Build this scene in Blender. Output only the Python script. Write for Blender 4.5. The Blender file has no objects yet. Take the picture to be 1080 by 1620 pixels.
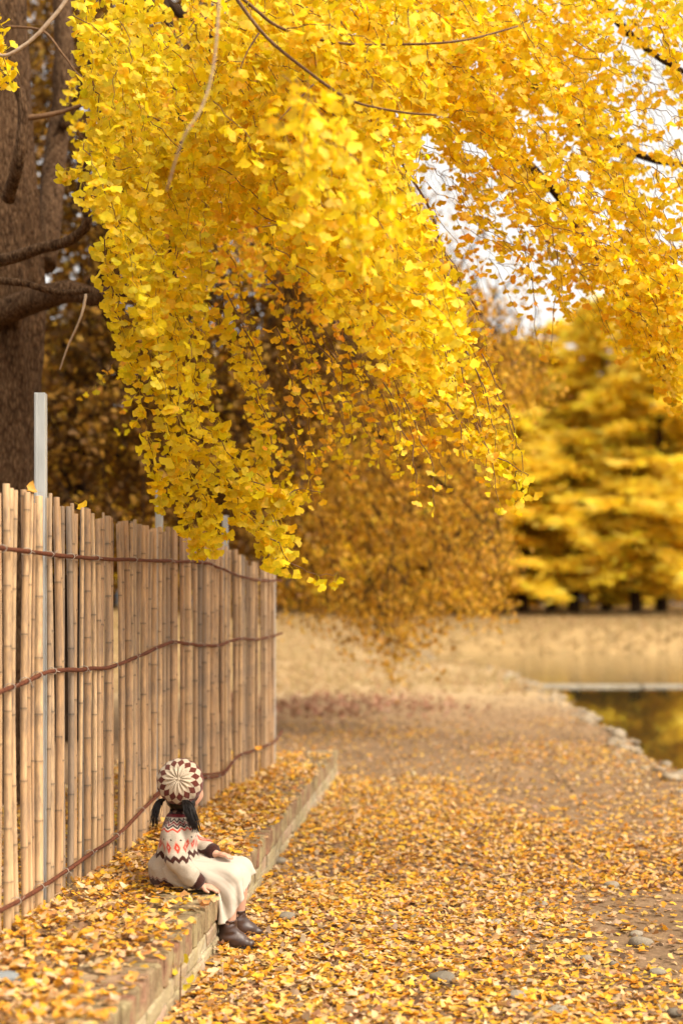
import bpy, math
import numpy as np
from mathutils import Matrix, Vector

# ------------------------------------------------------------------ camera, sky, sun, exposure
SC = bpy.context.scene
COL = SC.collection
F, CAMH, HOR = 2200.0, 1.4, 965.0          # focal length in photo pixels, eye height, horizon row
cam_data = bpy.data.cameras.new('camera')
cam = bpy.data.objects.new('camera', cam_data); COL.objects.link(cam)
cam.location = (0, 0, CAMH); cam.rotation_euler = (math.radians(90), 0, 0)
cam_data.sensor_fit = 'VERTICAL'; cam_data.sensor_height = 36.0; cam_data.sensor_width = 24.0
cam_data.lens = F / 1620.0 * 36.0
cam_data.shift_y = (HOR - 810.0) / 1620.0
cam_data.clip_start = 0.05; cam_data.clip_end = 2000
cam_data.dof.use_dof = True; cam_data.dof.focus_distance = 5.85; cam_data.dof.aperture_fstop = 1.4
SC.camera = cam

SUN_EL, SUN_AZ = math.radians(48), math.radians(122)     # azimuth clockwise from +Y (north)
world = bpy.data.worlds.new('World'); SC.world = world; world.use_nodes = True
nt = world.node_tree; nt.nodes.clear()
sky = nt.nodes.new('ShaderNodeTexSky'); sky.sky_type = 'NISHITA'; sky.sun_disc = False
sky.sun_elevation = SUN_EL; sky.sun_rotation = SUN_AZ; sky.dust_density = 4.0; sky.air_density = 1.0; sky.ozone_density = 1.0
hs = nt.nodes.new('ShaderNodeHueSaturation'); hs.inputs['Saturation'].default_value = 0.10     # overcast: grey-white cloud
bg = nt.nodes.new('ShaderNodeBackground'); bg.inputs['Strength'].default_value = 0.15
wo = nt.nodes.new('ShaderNodeOutputWorld')
nt.links.new(sky.outputs[0], hs.inputs['Color']); wt = nt.nodes.new('ShaderNodeMix'); wt.data_type = 'RGBA'; wt.blend_type = 'MULTIPLY'; wt.inputs[0].default_value = 1.0; wt.inputs[7].default_value = (1.0, .95, .87, 1)   # warm white haze
nt.links.new(hs.outputs[0], wt.inputs[6]); nt.links.new(wt.outputs[2], bg.inputs['Color']); nt.links.new(bg.outputs[0], wo.inputs['Surface'])

sun_data = bpy.data.lights.new('sun', 'SUN'); sun_data.energy = 1.4; sun_data.angle = math.radians(40)
sun_data.color = (1.0, 0.86, 0.66)
sun = bpy.data.objects.new('sun', sun_data); COL.objects.link(sun)
sd = Vector((math.sin(SUN_AZ) * math.cos(SUN_EL), math.cos(SUN_AZ) * math.cos(SUN_EL), math.sin(SUN_EL)))
sun.rotation_euler = sd.to_track_quat('Z', 'Y').to_euler(); sun.location = (4, -4, 12)

SC.view_settings.view_transform = 'Standard'; SC.view_settings.look = 'None'
SC.view_settings.exposure = 1.25; SC.view_settings.gamma = 1.0; SC.view_settings.use_curve_mapping = False
SC.render.engine = 'CYCLES'
SC.cycles.use_denoising = True
SC.cycles.max_bounces = 8; SC.cycles.diffuse_bounces = 5; SC.cycles.transmission_bounces = 5
SC.cycles.caustics_reflective = False; SC.cycles.caustics_refractive = False

# ------------------------------------------------------------------ helpers
R = np.random.default_rng(7)
def P(x, y, Y):                        # photo pixel at depth Y -> point in the place
    return np.array([(x - 540.0) * Y / F, Y, CAMH - (y - HOR) * Y / F])
def pix(p):                            # points -> photo pixels
    p = np.asarray(p); return 540 + p[..., 0] * F / p[..., 1], HOR + (CAMH - p[..., 2]) * F / p[..., 1]
def tag(o, label=None, cat=None, group=None, kind=None):
    if label: o['label'] = label
    if cat: o['category'] = cat
    if group: o['group'] = group
    if kind: o['kind'] = kind
    return o
def link(o, parent=None):
    COL.objects.link(o)
    if parent is not None:
        o.parent = parent
    return o
def empty(name, loc, label=None, cat=None, group=None):
    o = bpy.data.objects.new(name, None); o.location = loc; o.empty_display_size = 0.1
    COL.objects.link(o); return tag(o, label, cat, group)
def mesh_np(name, V, faces, mat, cols=None, smooth=True):
    """V (n,3); faces = list of int arrays (m,k)"""
    V = np.asarray(V, np.float32)
    if isinstance(faces, np.ndarray): faces = [faces]
    faces = [np.asarray(f, np.int32) for f in faces if len(f)]
    loops = np.concatenate([f.ravel() for f in faces])
    tot = np.concatenate([np.full(len(f), f.shape[1], np.int32) for f in faces])
    start = np.concatenate([[0], np.cumsum(tot)[:-1]]).astype(np.int32)
    me = bpy.data.meshes.new(name)
    me.vertices.add(len(V)); me.vertices.foreach_set('co', V.ravel())
    me.loops.add(len(loops)); me.loops.foreach_set('vertex_index', loops)
    me.polygons.add(len(tot)); me.polygons.foreach_set('loop_start', start); me.polygons.foreach_set('loop_total', tot)
    me.polygons.foreach_set('use_smooth', np.full(len(tot), smooth, bool))
    me.update(calc_edges=True); me.validate()
    if cols is not None:
        a = me.color_attributes.new('Col', 'FLOAT_COLOR', 'POINT')
        c = np.ones((len(V), 4), np.float32); c[:, :3] = cols
        a.data.foreach_set('color', c.ravel())
    if mat is not None: me.materials.append(mat)
    return me
def obj(name, me, parent=None, **kw):
    o = bpy.data.objects.new(name, me); link(o, parent); return tag(o, **kw)
def rel(o, base):                      # mesh vertices given in world space -> local to base
    o.data.transform(Matrix.Translation(-Vector(base))); return o

class MB:
    """collects vertices and faces of one mesh"""
    def __init__(s): s.V = []; s.F = {3: [], 4: []}; s.C = []; s.n = 0
    def add(s, V, F, c=None):
        V = np.asarray(V, float); s.V.append(V)
        if isinstance(F, np.ndarray): F = [F]
        elif len(F) and not isinstance(F[0], np.ndarray):
            F = [np.array([f for f in F if len(f) == k]) for k in (3, 4)]
        for f in F:
            if len(f): s.F[f.shape[1]].append(f + s.n)
        s.C.append(np.tile(np.asarray(c if c is not None else (1, 1, 1), float), (len(V), 1)) if np.ndim(c) < 2 else c)
        s.n += len(V)
    def mesh(s, name, mat, smooth=True, color=False):
        fs = [np.concatenate(v) for v in s.F.values() if v]
        return mesh_np(name, np.concatenate(s.V), fs, mat, np.concatenate(s.C) if color else None, smooth)

def catmull(pts, n):
    pts = np.asarray(pts, float)
    if len(pts) < 3: t = np.linspace(0, 1, n)[:, None]; return pts[0] * (1 - t) + pts[-1] * t
    p = np.vstack([2 * pts[0] - pts[1], pts, 2 * pts[-1] - pts[-2]]); m = len(pts) - 1
    u = np.linspace(0, m - 1e-6, n); i = u.astype(int); t = (u - i)[:, None]; a, b, c, d = p[i], p[i + 1], p[i + 2], p[i + 3]
    return .5 * ((2 * b) + (-a + c) * t + (2 * a - 5 * b + 4 * c - d) * t * t + (-a + 3 * b - 3 * c + d) * t ** 3)
def tube(mb, path, rad, sides=6, cap=True, c=None, wob=0.0):
    path = np.asarray(path, float); n = len(path)
    rad = np.broadcast_to(np.asarray(rad, float), (n,))
    T = np.gradient(path, axis=0); T /= np.linalg.norm(T, axis=1)[:, None] + 1e-12
    ref = np.array([0, 0, 1.]) if abs(T[0, 2]) < .8 else np.array([0, 1., 0])
    a = np.linspace(0, 2 * np.pi, sides, endpoint=False)
    N = np.cross(T, ref); N /= np.linalg.norm(N, axis=1)[:, None] + 1e-12
    B = np.cross(T, N)
    rr = rad[:, None] * (1 + (wob * R.standard_normal((n, sides)) if wob else 0))
    V = path[:, None, :] + (np.cos(a)[None, :, None] * N[:, None, :] + np.sin(a)[None, :, None] * B[:, None, :]) * np.broadcast_to(rr, (n, sides))[:, :, None]
    V = V.reshape(-1, 3); i = np.arange(n * sides).reshape(n, sides); k = np.roll(i, -1, 1)
    Fs = [np.stack([i[:-1], k[:-1], k[1:], i[1:]], -1).reshape(-1, 4)]
    if cap:
        V = np.vstack([V, path[0], path[-1]]); b = n * sides
        Fs.append(np.concatenate([np.stack([np.full(sides, b), k[0], i[0]], -1), np.stack([np.full(sides, b + 1), i[-1], k[-1]], -1)]))
    mb.add(V, Fs, c)
    return mb

# value noise (for shapes)
_perm = R.integers(0, 1 << 16, 65536)
def vnoise(p, s=1.0, seed=0):
    p = np.asarray(p, float) * s + seed * 17.3
    i = np.floor(p).astype(int); f = p - i; f = f * f * (3 - 2 * f)
    def h(a, b, c): return _perm[(_perm[(_perm[a & 65535] + b) & 65535] + c) & 65535] / 65535.0
    r = 0
    for dx in (0, 1):
        for dy in (0, 1):
            for dz in (0, 1):
                w = (f[..., 0] if dx else 1 - f[..., 0]) * (f[..., 1] if dy else 1 - f[..., 1]) * (f[..., 2] if dz else 1 - f[..., 2])
                r = r + w * h(i[..., 0] + dx, i[..., 1] + dy, i[..., 2] + dz)
    return r * 2 - 1
def sstep(a, b, x):
    t = np.clip((x - a) / (b - a), 0, 1); return t * t * (3 - 2 * t)

# ------------------------------------------------------------------ materials
MAT = {}
def new_mat(name):
    m = bpy.data.materials.new(name); m.use_nodes = True; m.node_tree.nodes.clear(); MAT[name] = m
    return m, m.node_tree.nodes, m.node_tree.links
def n_noise(N, L, scale, detail=4, rough=.55, vec=None, dim='3D'):
    n = N.new('ShaderNodeTexNoise'); n.inputs['Scale'].default_value = scale; n.inputs['Detail'].default_value = detail; n.inputs['Roughness'].default_value = rough
    if vec is not None: L.new(vec, n.inputs['Vector'])
    return n
def n_ramp(N, L, fac, stops):
    r = N.new('ShaderNodeValToRGB'); L.new(fac, r.inputs[0]); e = r.color_ramp.elements
    while len(e) < len(stops): e.new(.5)
    for el, (p, c) in zip(e, stops): el.position = p; el.color = (*c, 1)
    return r
def n_mix(N, L, fac, a, b, mode='MIX'):
    m = N.new('ShaderNodeMix'); m.data_type = 'RGBA'; m.blend_type = mode
    for s, v in ((m.inputs['Factor'], fac), (m.inputs[6], a), (m.inputs[7], b)):
        if isinstance(v, (int, float)): s.default_value = v
        elif isinstance(v, tuple): s.default_value = (*v, 1)
        else: L.new(v, s)
    return m.outputs[2]
def n_map(N, L, scale=(1, 1, 1), out='Object'):
    t = N.new('ShaderNodeTexCoord'); m = N.new('ShaderNodeMapping'); m.inputs['Scale'].default_value = scale
    L.new(t.outputs[out], m.inputs['Vector']); return m.outputs[0]
def n_bsdf(N, L, color, rough=.8, spec=.3, bump=None, bstr=.3, bdist=.01, metal=0.0):
    b = N.new('ShaderNodeBsdfPrincipled'); b.inputs['Roughness'].default_value = rough; b.inputs['Metallic'].default_value = metal
    b.inputs['Specular IOR Level'].default_value = spec
    if isinstance(color, tuple): b.inputs['Base Color'].default_value = (*color, 1)
    else: L.new(color, b.inputs['Base Color'])
    if bump is not None:
        bp = N.new('ShaderNodeBump'); bp.inputs['Strength'].default_value = bstr; bp.inputs['Distance'].default_value = bdist
        L.new(bump, bp.inputs['Height']); L.new(bp.outputs[0], b.inputs['Normal'])
    o = N.new('ShaderNodeOutputMaterial'); L.new(b.outputs[0], o.inputs[0]); return b
def attr_col(N, name='Col'):
    a = N.new('ShaderNodeAttribute'); a.attribute_name = name; return a.outputs['Color']

def simple(name, stops, scale=20, rough=.8, spec=.3, bstr=.3, bdist=.01, mscale=(1, 1, 1), detail=5, rand=.0, metal=0.0):
    m, N, L = new_mat(name)
    v = n_map(N, L, mscale); n = n_noise(N, L, scale, detail, .6, v); r = n_ramp(N, L, n.outputs[0], stops)
    c = r.outputs[0]
    if rand:
        oi = N.new('ShaderNodeObjectInfo'); mr = N.new('ShaderNodeMapRange'); mr.inputs['To Min'].default_value = 1 - rand; mr.inputs['To Max'].default_value = 1 + rand * .6
        L.new(oi.outputs['Random'], mr.inputs['Value'])
        c = n_mix(N, L, 1.0, c, mr.outputs[0], 'MULTIPLY')
    n_bsdf(N, L, c, rough, spec, n.outputs[0], bstr, bdist, metal); return m

def leaf_mat(name, trans=.45, rough=.6, gloss=.06):
    m, N, L = new_mat(name)
    c = attr_col(N); geo = n_map(N, L); n = n_noise(N, L, 60, 2, .5, geo)
    r = n_ramp(N, L, n.outputs[0], [(.3, (.82, .80, .78)), (.7, (1.08, 1.06, 1.0))])
    col = n_mix(N, L, 1.0, c, r.outputs[0], 'MULTIPLY')
    d = N.new('ShaderNodeBsdfDiffuse'); L.new(col, d.inputs[0])
    t = N.new('ShaderNodeBsdfTranslucent'); L.new(col, t.inputs[0])
    mx = N.new('ShaderNodeMixShader'); mx.inputs[0].default_value = trans; L.new(d.outputs[0], mx.inputs[1]); L.new(t.outputs[0], mx.inputs[2])
    g = N.new('ShaderNodeBsdfGlossy'); g.inputs['Roughness'].default_value = rough; g.inputs[0].default_value = (1, .95, .85, 1)
    m2 = N.new('ShaderNodeMixShader'); m2.inputs[0].default_value = gloss; L.new(mx.outputs[0], m2.inputs[1]); L.new(g.outputs[0], m2.inputs[2])
    o = N.new('ShaderNodeOutputMaterial'); L.new(m2.outputs[0], o.inputs[0]); return m

leaf_m = leaf_mat('ginkgo_leaf', .5, .5, .02)
litter_m = leaf_mat('fallen_leaf', .25, .5, .025)
farleaf_m = leaf_mat('far_foliage', .5, .7, .02)

# bark
m, N, L = new_mat('bark')
v = n_map(N, L, (1, 1, .32)); n = n_noise(N, L, 34, 9, .72, v); w = N.new('ShaderNodeTexVoronoi'); w.inputs['Scale'].default_value = 52; w.feature = 'DISTANCE_TO_EDGE'; L.new(v, w.inputs['Vector'])
mm = N.new('ShaderNodeMath'); mm.operation = 'MULTIPLY'; L.new(n.outputs[0], mm.inputs[0]); L.new(w.outputs[0], mm.inputs[1]); mm.operation = 'MULTIPLY_ADD'; L.new(n.outputs[0], mm.inputs[2]); mm.inputs[0].default_value = .6; [L.remove(k_) for k_ in list(mm.inputs[0].links)]
r = n_ramp(N, L, mm.outputs[0], [(.36, (.016, .008, .004)), (.52, (.085, .045, .022)), (.75, (.19, .112, .06))])
n_bsdf(N, L, r.outputs[0], .9, .1, mm.outputs[0], 1.0, .045)
simple('twig_bark', [(.3, (.09, .045, .02)), (.7, (.20, .11, .055))], 60, .8, .2)
simple('pale_twig', [(.3, (.30, .20, .12)), (.7, (.48, .36, .25))], 60, .8, .2)
simple('dark_bark', [(.3, (.014, .008, .005)), (.7, (.05, .028, .014))], 12, .9, .1, .8, .05, (1, 1, .3))

# bamboo: colour from a per-pole attribute, streaks along the pole, dark weathering
m, N, L = new_mat('bamboo')
v = n_map(N, L, (1, 1, .06)); n = n_noise(N, L, 90, 5, .6, v); v2 = n_map(N, L, (1, 1, .25)); n2 = n_noise(N, L, 14, 6, .7, v2)
oi = N.new('ShaderNodeObjectInfo')
base = n_ramp(N, L, oi.outputs['Random'], [(0, (.11, .09, .07)), (.11, (.21, .155, .11)), (.20, (.38, .245, .135)), (.42, (.55, .355, .19)), (.58, (.38, .23, .12)), (.82, (.64, .43, .235)), (1, (.27, .20, .14))])
st = n_ramp(N, L, n.outputs[0], [(.3, (.72, .70, .68)), (.65, (1.05, 1.03, 1.0))])
c1 = n_mix(N, L, 1.0, base.outputs[0], st.outputs[0], 'MULTIPLY')
wr = n_ramp(N, L, n2.outputs[0], [(.47, (0, 0, 0)), (.66, (.85, .85, .85))])
c2 = n_mix(N, L, wr.outputs[0], c1, (.13, .10, .08))
c3 = n_mix(N, L, 1.0, c2, attr_col(N), 'MULTIPLY')
n_bsdf(N, L, c3, .55, .3, n.outputs[0], .25, .003)

simple('rust', [(.3, (.06, .018, .009)), (.7, (.155, .05, .023))], 80, .85, .2, .5, .003)
simple('galvanised', [(.3, (.34, .35, .34)), (.7, (.52, .52, .50))], 18, .5, .4, .1, .002, (1, 1, .2), metal=.2)
simple('wire', [(.3, (.25, .2, .16)), (.7, (.45, .38, .3))], 30, .6, .4)

# brick and mortar
def brick_mat(name, stops, moss):
    m, N, L = new_mat(name)
    g = N.new('ShaderNodeNewGeometry'); n = n_noise(N, L, 9, 8, .7, g.outputs['Position']); nf = n_noise(N, L, 70, 6, .65, g.outputs['Position'])
    oi = N.new('ShaderNodeObjectInfo'); b = n_ramp(N, L, oi.outputs['Random'], stops)
    s = n_ramp(N, L, nf.outputs[0], [(.3, (.6, .6, .6)), (.7, (1.15, 1.15, 1.15))])
    c = n_mix(N, L, 1.0, b.outputs[0], s.outputs[0], 'MULTIPLY')
    ms = n_ramp(N, L, n.outputs[0], [(.44, (0, 0, 0)), (.62, (moss, moss, moss))])
    nl = n_noise(N, L, 2.3, 6, .7, g.outputs['Position']); sl_ = n_ramp(N, L, nl.outputs[0], [(.35, (.55, .52, .48)), (.65, (1.1, 1.08, 1.05))])
    c = n_mix(N, L, 1.0, c, sl_.outputs[0], 'MULTIPLY')
    c = n_mix(N, L, ms.outputs[0], c, (.33, .27, .14))
    n_bsdf(N, L, c, .95, .1, nf.outputs[0], .7, .008); return m
brick_mat('brick', [(0, (.30, .155, .10)), (.4, (.30, .19, .12)), (.7, (.28, .20, .12)), (1, (.25, .18, .10))], .8)
brick_mat('brick_face', [(0, (.42, .34, .22)), (.5, (.48, .41, .27)), (.8, (.44, .30, .22)), (1, (.38, .33, .19))], .8)
brick_mat('brick_top', [(0, (.36, .17, .075)), (.5, (.34, .21, .09)), (1, (.30, .22, .09))], .5)
simple('mortar', [(.3, (.22, .19, .13)), (.7, (.42, .37, .26))], 40, .95, .1, .8, .01)
simple('stone', [(.3, (.17, .14, .10)), (.7, (.31, .26, .195))], 14, .85, .2, .5, .01, rand=.3)
simple('pale_stone', [(.3, (.22, .17, .11)), (.7, (.40, .32, .22))], 6, .85, .2, .5, .02, rand=.25)
simple('grey_stone', [(.3, (.13, .14, .14)), (.7, (.26, .27, .27))], 14, .8, .2, .4, .01)
simple('concrete', [(.3, (.26, .22, .16)), (.7, (.38, .33, .25))], 4, .9, .2, .3, .02)

# ground: soil under the leaves, darker litter strip, dry straw grass behind
m, N, L = new_mat('ground')
g = N.new('ShaderNodeNewGeometry'); sp = N.new('ShaderNodeSeparateXYZ'); L.new(g.outputs['Position'], sp.inputs[0])
nb = n_noise(N, L, .35, 4, .6, g.outputs['Position']); nm = n_noise(N, L, 3.0, 8, .7, g.outputs['Position']); nf = n_noise(N, L, 38, 6, .7, g.outputs['Position'])
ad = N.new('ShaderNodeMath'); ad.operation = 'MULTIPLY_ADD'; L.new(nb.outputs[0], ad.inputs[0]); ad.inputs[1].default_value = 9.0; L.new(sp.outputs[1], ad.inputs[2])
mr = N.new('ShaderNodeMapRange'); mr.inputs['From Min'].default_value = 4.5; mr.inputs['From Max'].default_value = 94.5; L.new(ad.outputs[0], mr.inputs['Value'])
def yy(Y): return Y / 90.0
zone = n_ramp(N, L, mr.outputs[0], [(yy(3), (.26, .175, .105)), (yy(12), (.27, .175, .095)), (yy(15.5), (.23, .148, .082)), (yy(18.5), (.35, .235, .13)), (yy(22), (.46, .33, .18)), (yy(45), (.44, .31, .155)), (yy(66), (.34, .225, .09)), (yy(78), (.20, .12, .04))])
var = n_ramp(N, L, nm.outputs[0], [(.3, (.62, .6, .58)), (.7, (1.2, 1.18, 1.15))])
fin = n_ramp(N, L, nf.outputs[0], [(.3, (.55, .53, .5)), (.7, (1.25, 1.22, 1.2))])
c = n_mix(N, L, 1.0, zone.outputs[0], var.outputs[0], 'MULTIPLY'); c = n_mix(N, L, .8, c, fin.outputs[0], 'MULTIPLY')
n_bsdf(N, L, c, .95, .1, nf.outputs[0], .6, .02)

# water
def water(name, col, rough, bs, sc):
    m, N, L = new_mat(name)
    v = n_map(N, L, (1, .35, 1)); n = n_noise(N, L, sc, 3, .5, v)
    b = n_bsdf(N, L, col, rough, .5, n.outputs[0], bs, .02); b.inputs['IOR'].default_value = 1.33
water('pond_water', (.045, .032, .012), .03, .10, 2.2)
water('silty_water', (.22, .15, .065), .12, .12, 1.6)
# ------------------------------------------------------------------ the lie of the land
LH = 0.25                                             # height of the brick ledge
def ledge_x(Y): return -0.519 + (Y - 5.44) * 0.0813    # its outer top edge
LY0, LY1, LW = 3.3, 11.5, 0.24
_FB = np.array([(-1.262, 3.9), (-1.19, 4.79), (-1.11, 5.6), (-1.03, 6.4), (-.95, 7.1), (-.81, 8.0), (-.66, 9.0), (-.48, 10.24)])
def fence_x(Y): return np.interp(Y, _FB[:, 1], _FB[:, 0])
_SH = np.array([(2, 2.0), (7, 2.45), (11.2, 2.72), (15, 2.98), (20, 3.25), (23.7, 3.45), (31.7, 3.62), (36, 3.3), (41, 2.6), (48, 1.7), (54, 1.6), (120, 1.6)])
def shore_x(Y): return np.interp(Y, _SH[:, 0], _SH[:, 1]) + .12 * np.sin(Y * 1.7) * np.clip(Y / 20, 0, 1)
def ground_z(X, Y):
    X = np.asarray(X, float); Y = np.asarray(Y, float)
    p = np.stack([X, Y, 0 * X], -1)
    z = np.interp(Y, [0, 40, 60, 75, 95, 400], [0, 0, .75, 1.35, 1.6, 3.0])
    z = z + .02 * vnoise(p, .8) + .008 * vnoise(p, 3.5, 2) + .12 * vnoise(p, .22, 5) * sstep(22, 40, Y)
    d = X - shore_x(Y)
    wv = sstep(0.0, .8, d) * (1 - sstep(52, 58.5, Y + .6 * vnoise(p, .3, 9)))
    z = z - wv * (.95 + z)
    lx = ledge_x(Y)
    t = 1 - sstep(lx - .20, lx - .05, X)                                   # terrace behind the ledge
    endf = 1 - sstep(LY1 - .6, LY1 + 1.2, Y)
    pile = .065 * np.exp(-((X - fence_x(Y) - .10) / .16) ** 2) * (.6 + .5 * vnoise(p, 2.0, 3)) * (1 - sstep(9.5, 10.5, Y))
    z = z + t * endf * (LH - .022 + pile)
    # litter banked against the foot of the ledge
    z = z + (1 - t) * .03 * np.exp(-np.clip(X - lx, 0, 9) / .12) * (Y < LY1)
    return z

def grid(xs, ys):
    X, Y = np.meshgrid(xs, ys); V = np.stack([X, Y, ground_z(X, Y)], -1).reshape(-1, 3)
    ny, nx = X.shape; i = np.arange(ny * nx).reshape(ny, nx)
    Fq = np.stack([i[:-1, :-1], i[:-1, 1:], i[1:, 1:], i[1:, :-1]], -1).reshape(-1, 4)
    return V, Fq
xs = np.concatenate([np.linspace(-260, -20, 14), np.linspace(-18, -3, 26), np.arange(-2.9, -1.3, .1), np.arange(-1.3, 1.0, .045), np.arange(1.0, 5.6, .1), np.linspace(5.8, 14, 30), np.linspace(15, 60, 30), np.linspace(70, 260, 10)])
ys = np.concatenate([np.arange(-6, 3, .6), np.arange(3, 13.5, .09), np.arange(13.5, 30, .25), np.arange(30, 100, .8), np.linspace(102, 400, 24)])
V, Fq = grid(xs, ys)
ground = obj('ground', mesh_np('ground', V, Fq, MAT['ground']), kind='structure')

def sheet(name, x0, x1, y0, y1, z, mat, n=2):
    X, Y = np.meshgrid(np.linspace(x0, x1, n), np.linspace(y0, y1, n)); V = np.stack([X, Y, np.full_like(X, z)], -1).reshape(-1, 3)
    i = np.arange(n * n).reshape(n, n); Fq = np.stack([i[:-1, :-1], i[:-1, 1:], i[1:, 1:], i[1:, :-1]], -1).reshape(-1, 4)
    return obj(name, mesh_np(name, V, Fq, mat), kind='structure')
sheet('pond_water', 2.3, 90, 5, 31.9, -.37, MAT['pond_water'])
sheet('upper_pond_water', .8, 120, 32.2, 60, -.31, MAT['silty_water'])

def box(mb, c, s, bev=.0, rot=None, jit=0.0, col=None):
    """bevelled box: 8-corner with chamfered edges (24 verts)"""
    sx, sy, sz = [v / 2 for v in s]; b = bev
    if b <= 0:
        V = np.array([(x * sx, y * sy, z * sz) for x in (-1, 1) for y in (-1, 1) for z in (-1, 1)])
        Fs = [(0, 1, 3, 2), (4, 6, 7, 5), (0, 4, 5, 1), (2, 3, 7, 6), (0, 2, 6, 4), (1, 5, 7, 3)]
    else:
        V = []; idx = {}
        for x in (-1, 1):
            for y in (-1, 1):
                for z in (-1, 1):
                    for a in range(3):
                        p = [x * (sx - b), y * (sy - b), z * (sz - b)]; p[a] = (x * sx, y * sy, z * sz)[a]
                        idx[x, y, z, a] = len(V); V.append(p)
        V = np.array(V); Fs = []
        g = lambda x, y, z, a: idx[x, y, z, a]
        for s_ in (-1, 1):
            Fs += [tuple(g(s_, y, z, 0) for y, z in ((-1, -1), (1, -1), (1, 1), (-1, 1))[::s_]),
                   tuple(g(x, s_, z, 1) for x, z in ((-1, -1), (-1, 1), (1, 1), (1, -1))[::s_]),
                   tuple(g(x, y, s_, 2) for x, y in ((-1, -1), (1, -1), (1, 1), (-1, 1))[::s_])]
        for x in (-1, 1):
            for y in (-1, 1):
                Fs.append((g(x, y, -1, 0), g(x, y, 1, 0), g(x, y, 1, 1), g(x, y, -1, 1))[::x * -y])
                Fs.append((g(x, -1, y, 0), g(x, 1, y, 0), g(x, 1, y, 2), g(x, -1, y, 2))[::x * y])
                Fs.append((g(-1, x, y, 1), g(1, x, y, 1), g(1, x, y, 2), g(-1, x, y, 2))[::-x * y])
                for z in (-1, 1):
                    Fs.append((g(x, y, z, 0), g(x, y, z, 1), g(x, y, z, 2))[::x * y * z])
    if jit: V = V + R.normal(0, jit, V.shape)
    if rot is not None: V = V @ np.asarray(rot).T
    mb.add(V + np.asarray(c), Fs, col)

# low weir between the two ponds
mb = MB()
for i in range(12):
    x0 = 3.9 + i * 3.0; box(mb, (x0 + 1.5, 32.05 + .03 * R.standard_normal(), -.47), (2.97, .36, .30), .03, jit=.006)
rel(obj('concrete_weir', mb.mesh('concrete_weir', MAT['concrete'], False), label='low pale concrete weir crossing the pond between dark and silty water', cat='weir'), (0, 0, 0))

# ------------------------------------------------------------------ brick ledge
lang = math.atan(0.0813); lc, ls = math.cos(lang), math.sin(lang)
lrot = np.array([[lc, ls, 0], [-ls, lc, 0], [0, 0, 1]])             # local y runs along the ledge
def lp(s, u, z):                                                     # s along from Y=LY0, u inward from the face
    x0 = ledge_x(LY0); return np.array([x0 + s * ls - u * lc, LY0 + s * lc + u * ls, z])
LLEN = (LY1 - LY0) / lc
ledge = empty('brick_ledge', lp(LLEN / 2, .12, 0), 'low weathered brick ledge running beside the bamboo fence', 'ledge')
lbase = np.array(ledge.location)
mb = MB(); box(mb, lp(LLEN / 2, .125, .105), (.226, LLEN - .02, .262), 0, lrot)
rel(obj('mortar_core', mb.mesh('mortar_core', MAT['mortar'], False), ledge), lbase)
var = {}
def brick_var(kind, size, mat):
    if kind not in var:
        var[kind] = []
        for k in range(6):
            mb = MB(); box(mb, (0, 0, 0), size, .008, None, .0032); var[kind].append(mb.mesh('brick', MAT[mat], False))
    return var[kind][R.integers(6)]
def put_brick(kind, size, mat, p, rz=0):
    o = bpy.data.objects.new('brick', brick_var(kind, size, mat)); link(o, ledge)
    o.location = p - lbase; o.rotation_euler = (R.normal(0, .012), R.normal(0, .012), -lang + rz + R.normal(0, .01))
CH = .060
# top course: bricks on edge across the ledge; stretchers below
nh = int(LLEN / .074)
for i in range(nh):
    s = (i + .5) * LLEN / nh
    put_brick('edge', (.240, LLEN / nh - .007, .108), 'brick', lp(s, .1195 + R.normal(0, .003), LH - .0545 + R.normal(0, .0025)))
for row in range(2):
    z = LH - .112 - CH * .5 - row * (CH + .008) + .0
    s = -.11 * (row % 2)
    while s < LLEN - .05:
        l = .205
        s0, s1 = max(s, 0), min(s + l, LLEN)
        if s1 - s0 > .15:
            put_brick('side', (.10, .203, CH), 'brick_face', lp((s0 + s1) / 2, .052 + R.normal(0, .004), z))
        s += l + .010

# ------------------------------------------------------------------ bamboo fence
fb = P(0, 1490, 4.8); fb = np.array([-1.0, 7.0, LH])
fence = empty('bamboo_fence', fb, 'bamboo pole fence tied to rusty rods along the brick ledge', 'fence')
def fence_top(Y): return np.interp(Y, [3.9, 4.79, 5.15, 5.4, 6.5, 8.4, 9.3, 10.3], [1.86, 1.83, 1.835, 1.83, 1.815, 1.84, 1.74, 1.67])
def fence_Y_at(px):
    Yq = np.linspace(3.9, 10.3, 400); return np.interp(px, 540 + fence_x(Yq) * F / Yq, Yq)
GAPS = [(fence_Y_at(71), .031), (fence_Y_at(262), .022)]
pole_pts = []
Yp = 3.95
while Yp < 10.22:
    far = sstep(6.9, 8.2, Yp)
    d = (.016 + .019 * R.random() ** 1.2) * (1 + .25 * far)
    if R.random() < .25: d *= .75
    pole_pts.append((Yp, d)); Yp += (.041 + .014 * R.random()) * (1 + .42 * far)
def fence_n(Y):
    e = .05; t = np.array([fence_x(Y + e) - fence_x(Y - e), 2 * e]); t /= np.linalg.norm(t); return np.array([t[1], -t[0], 0])
POLES = []
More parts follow.
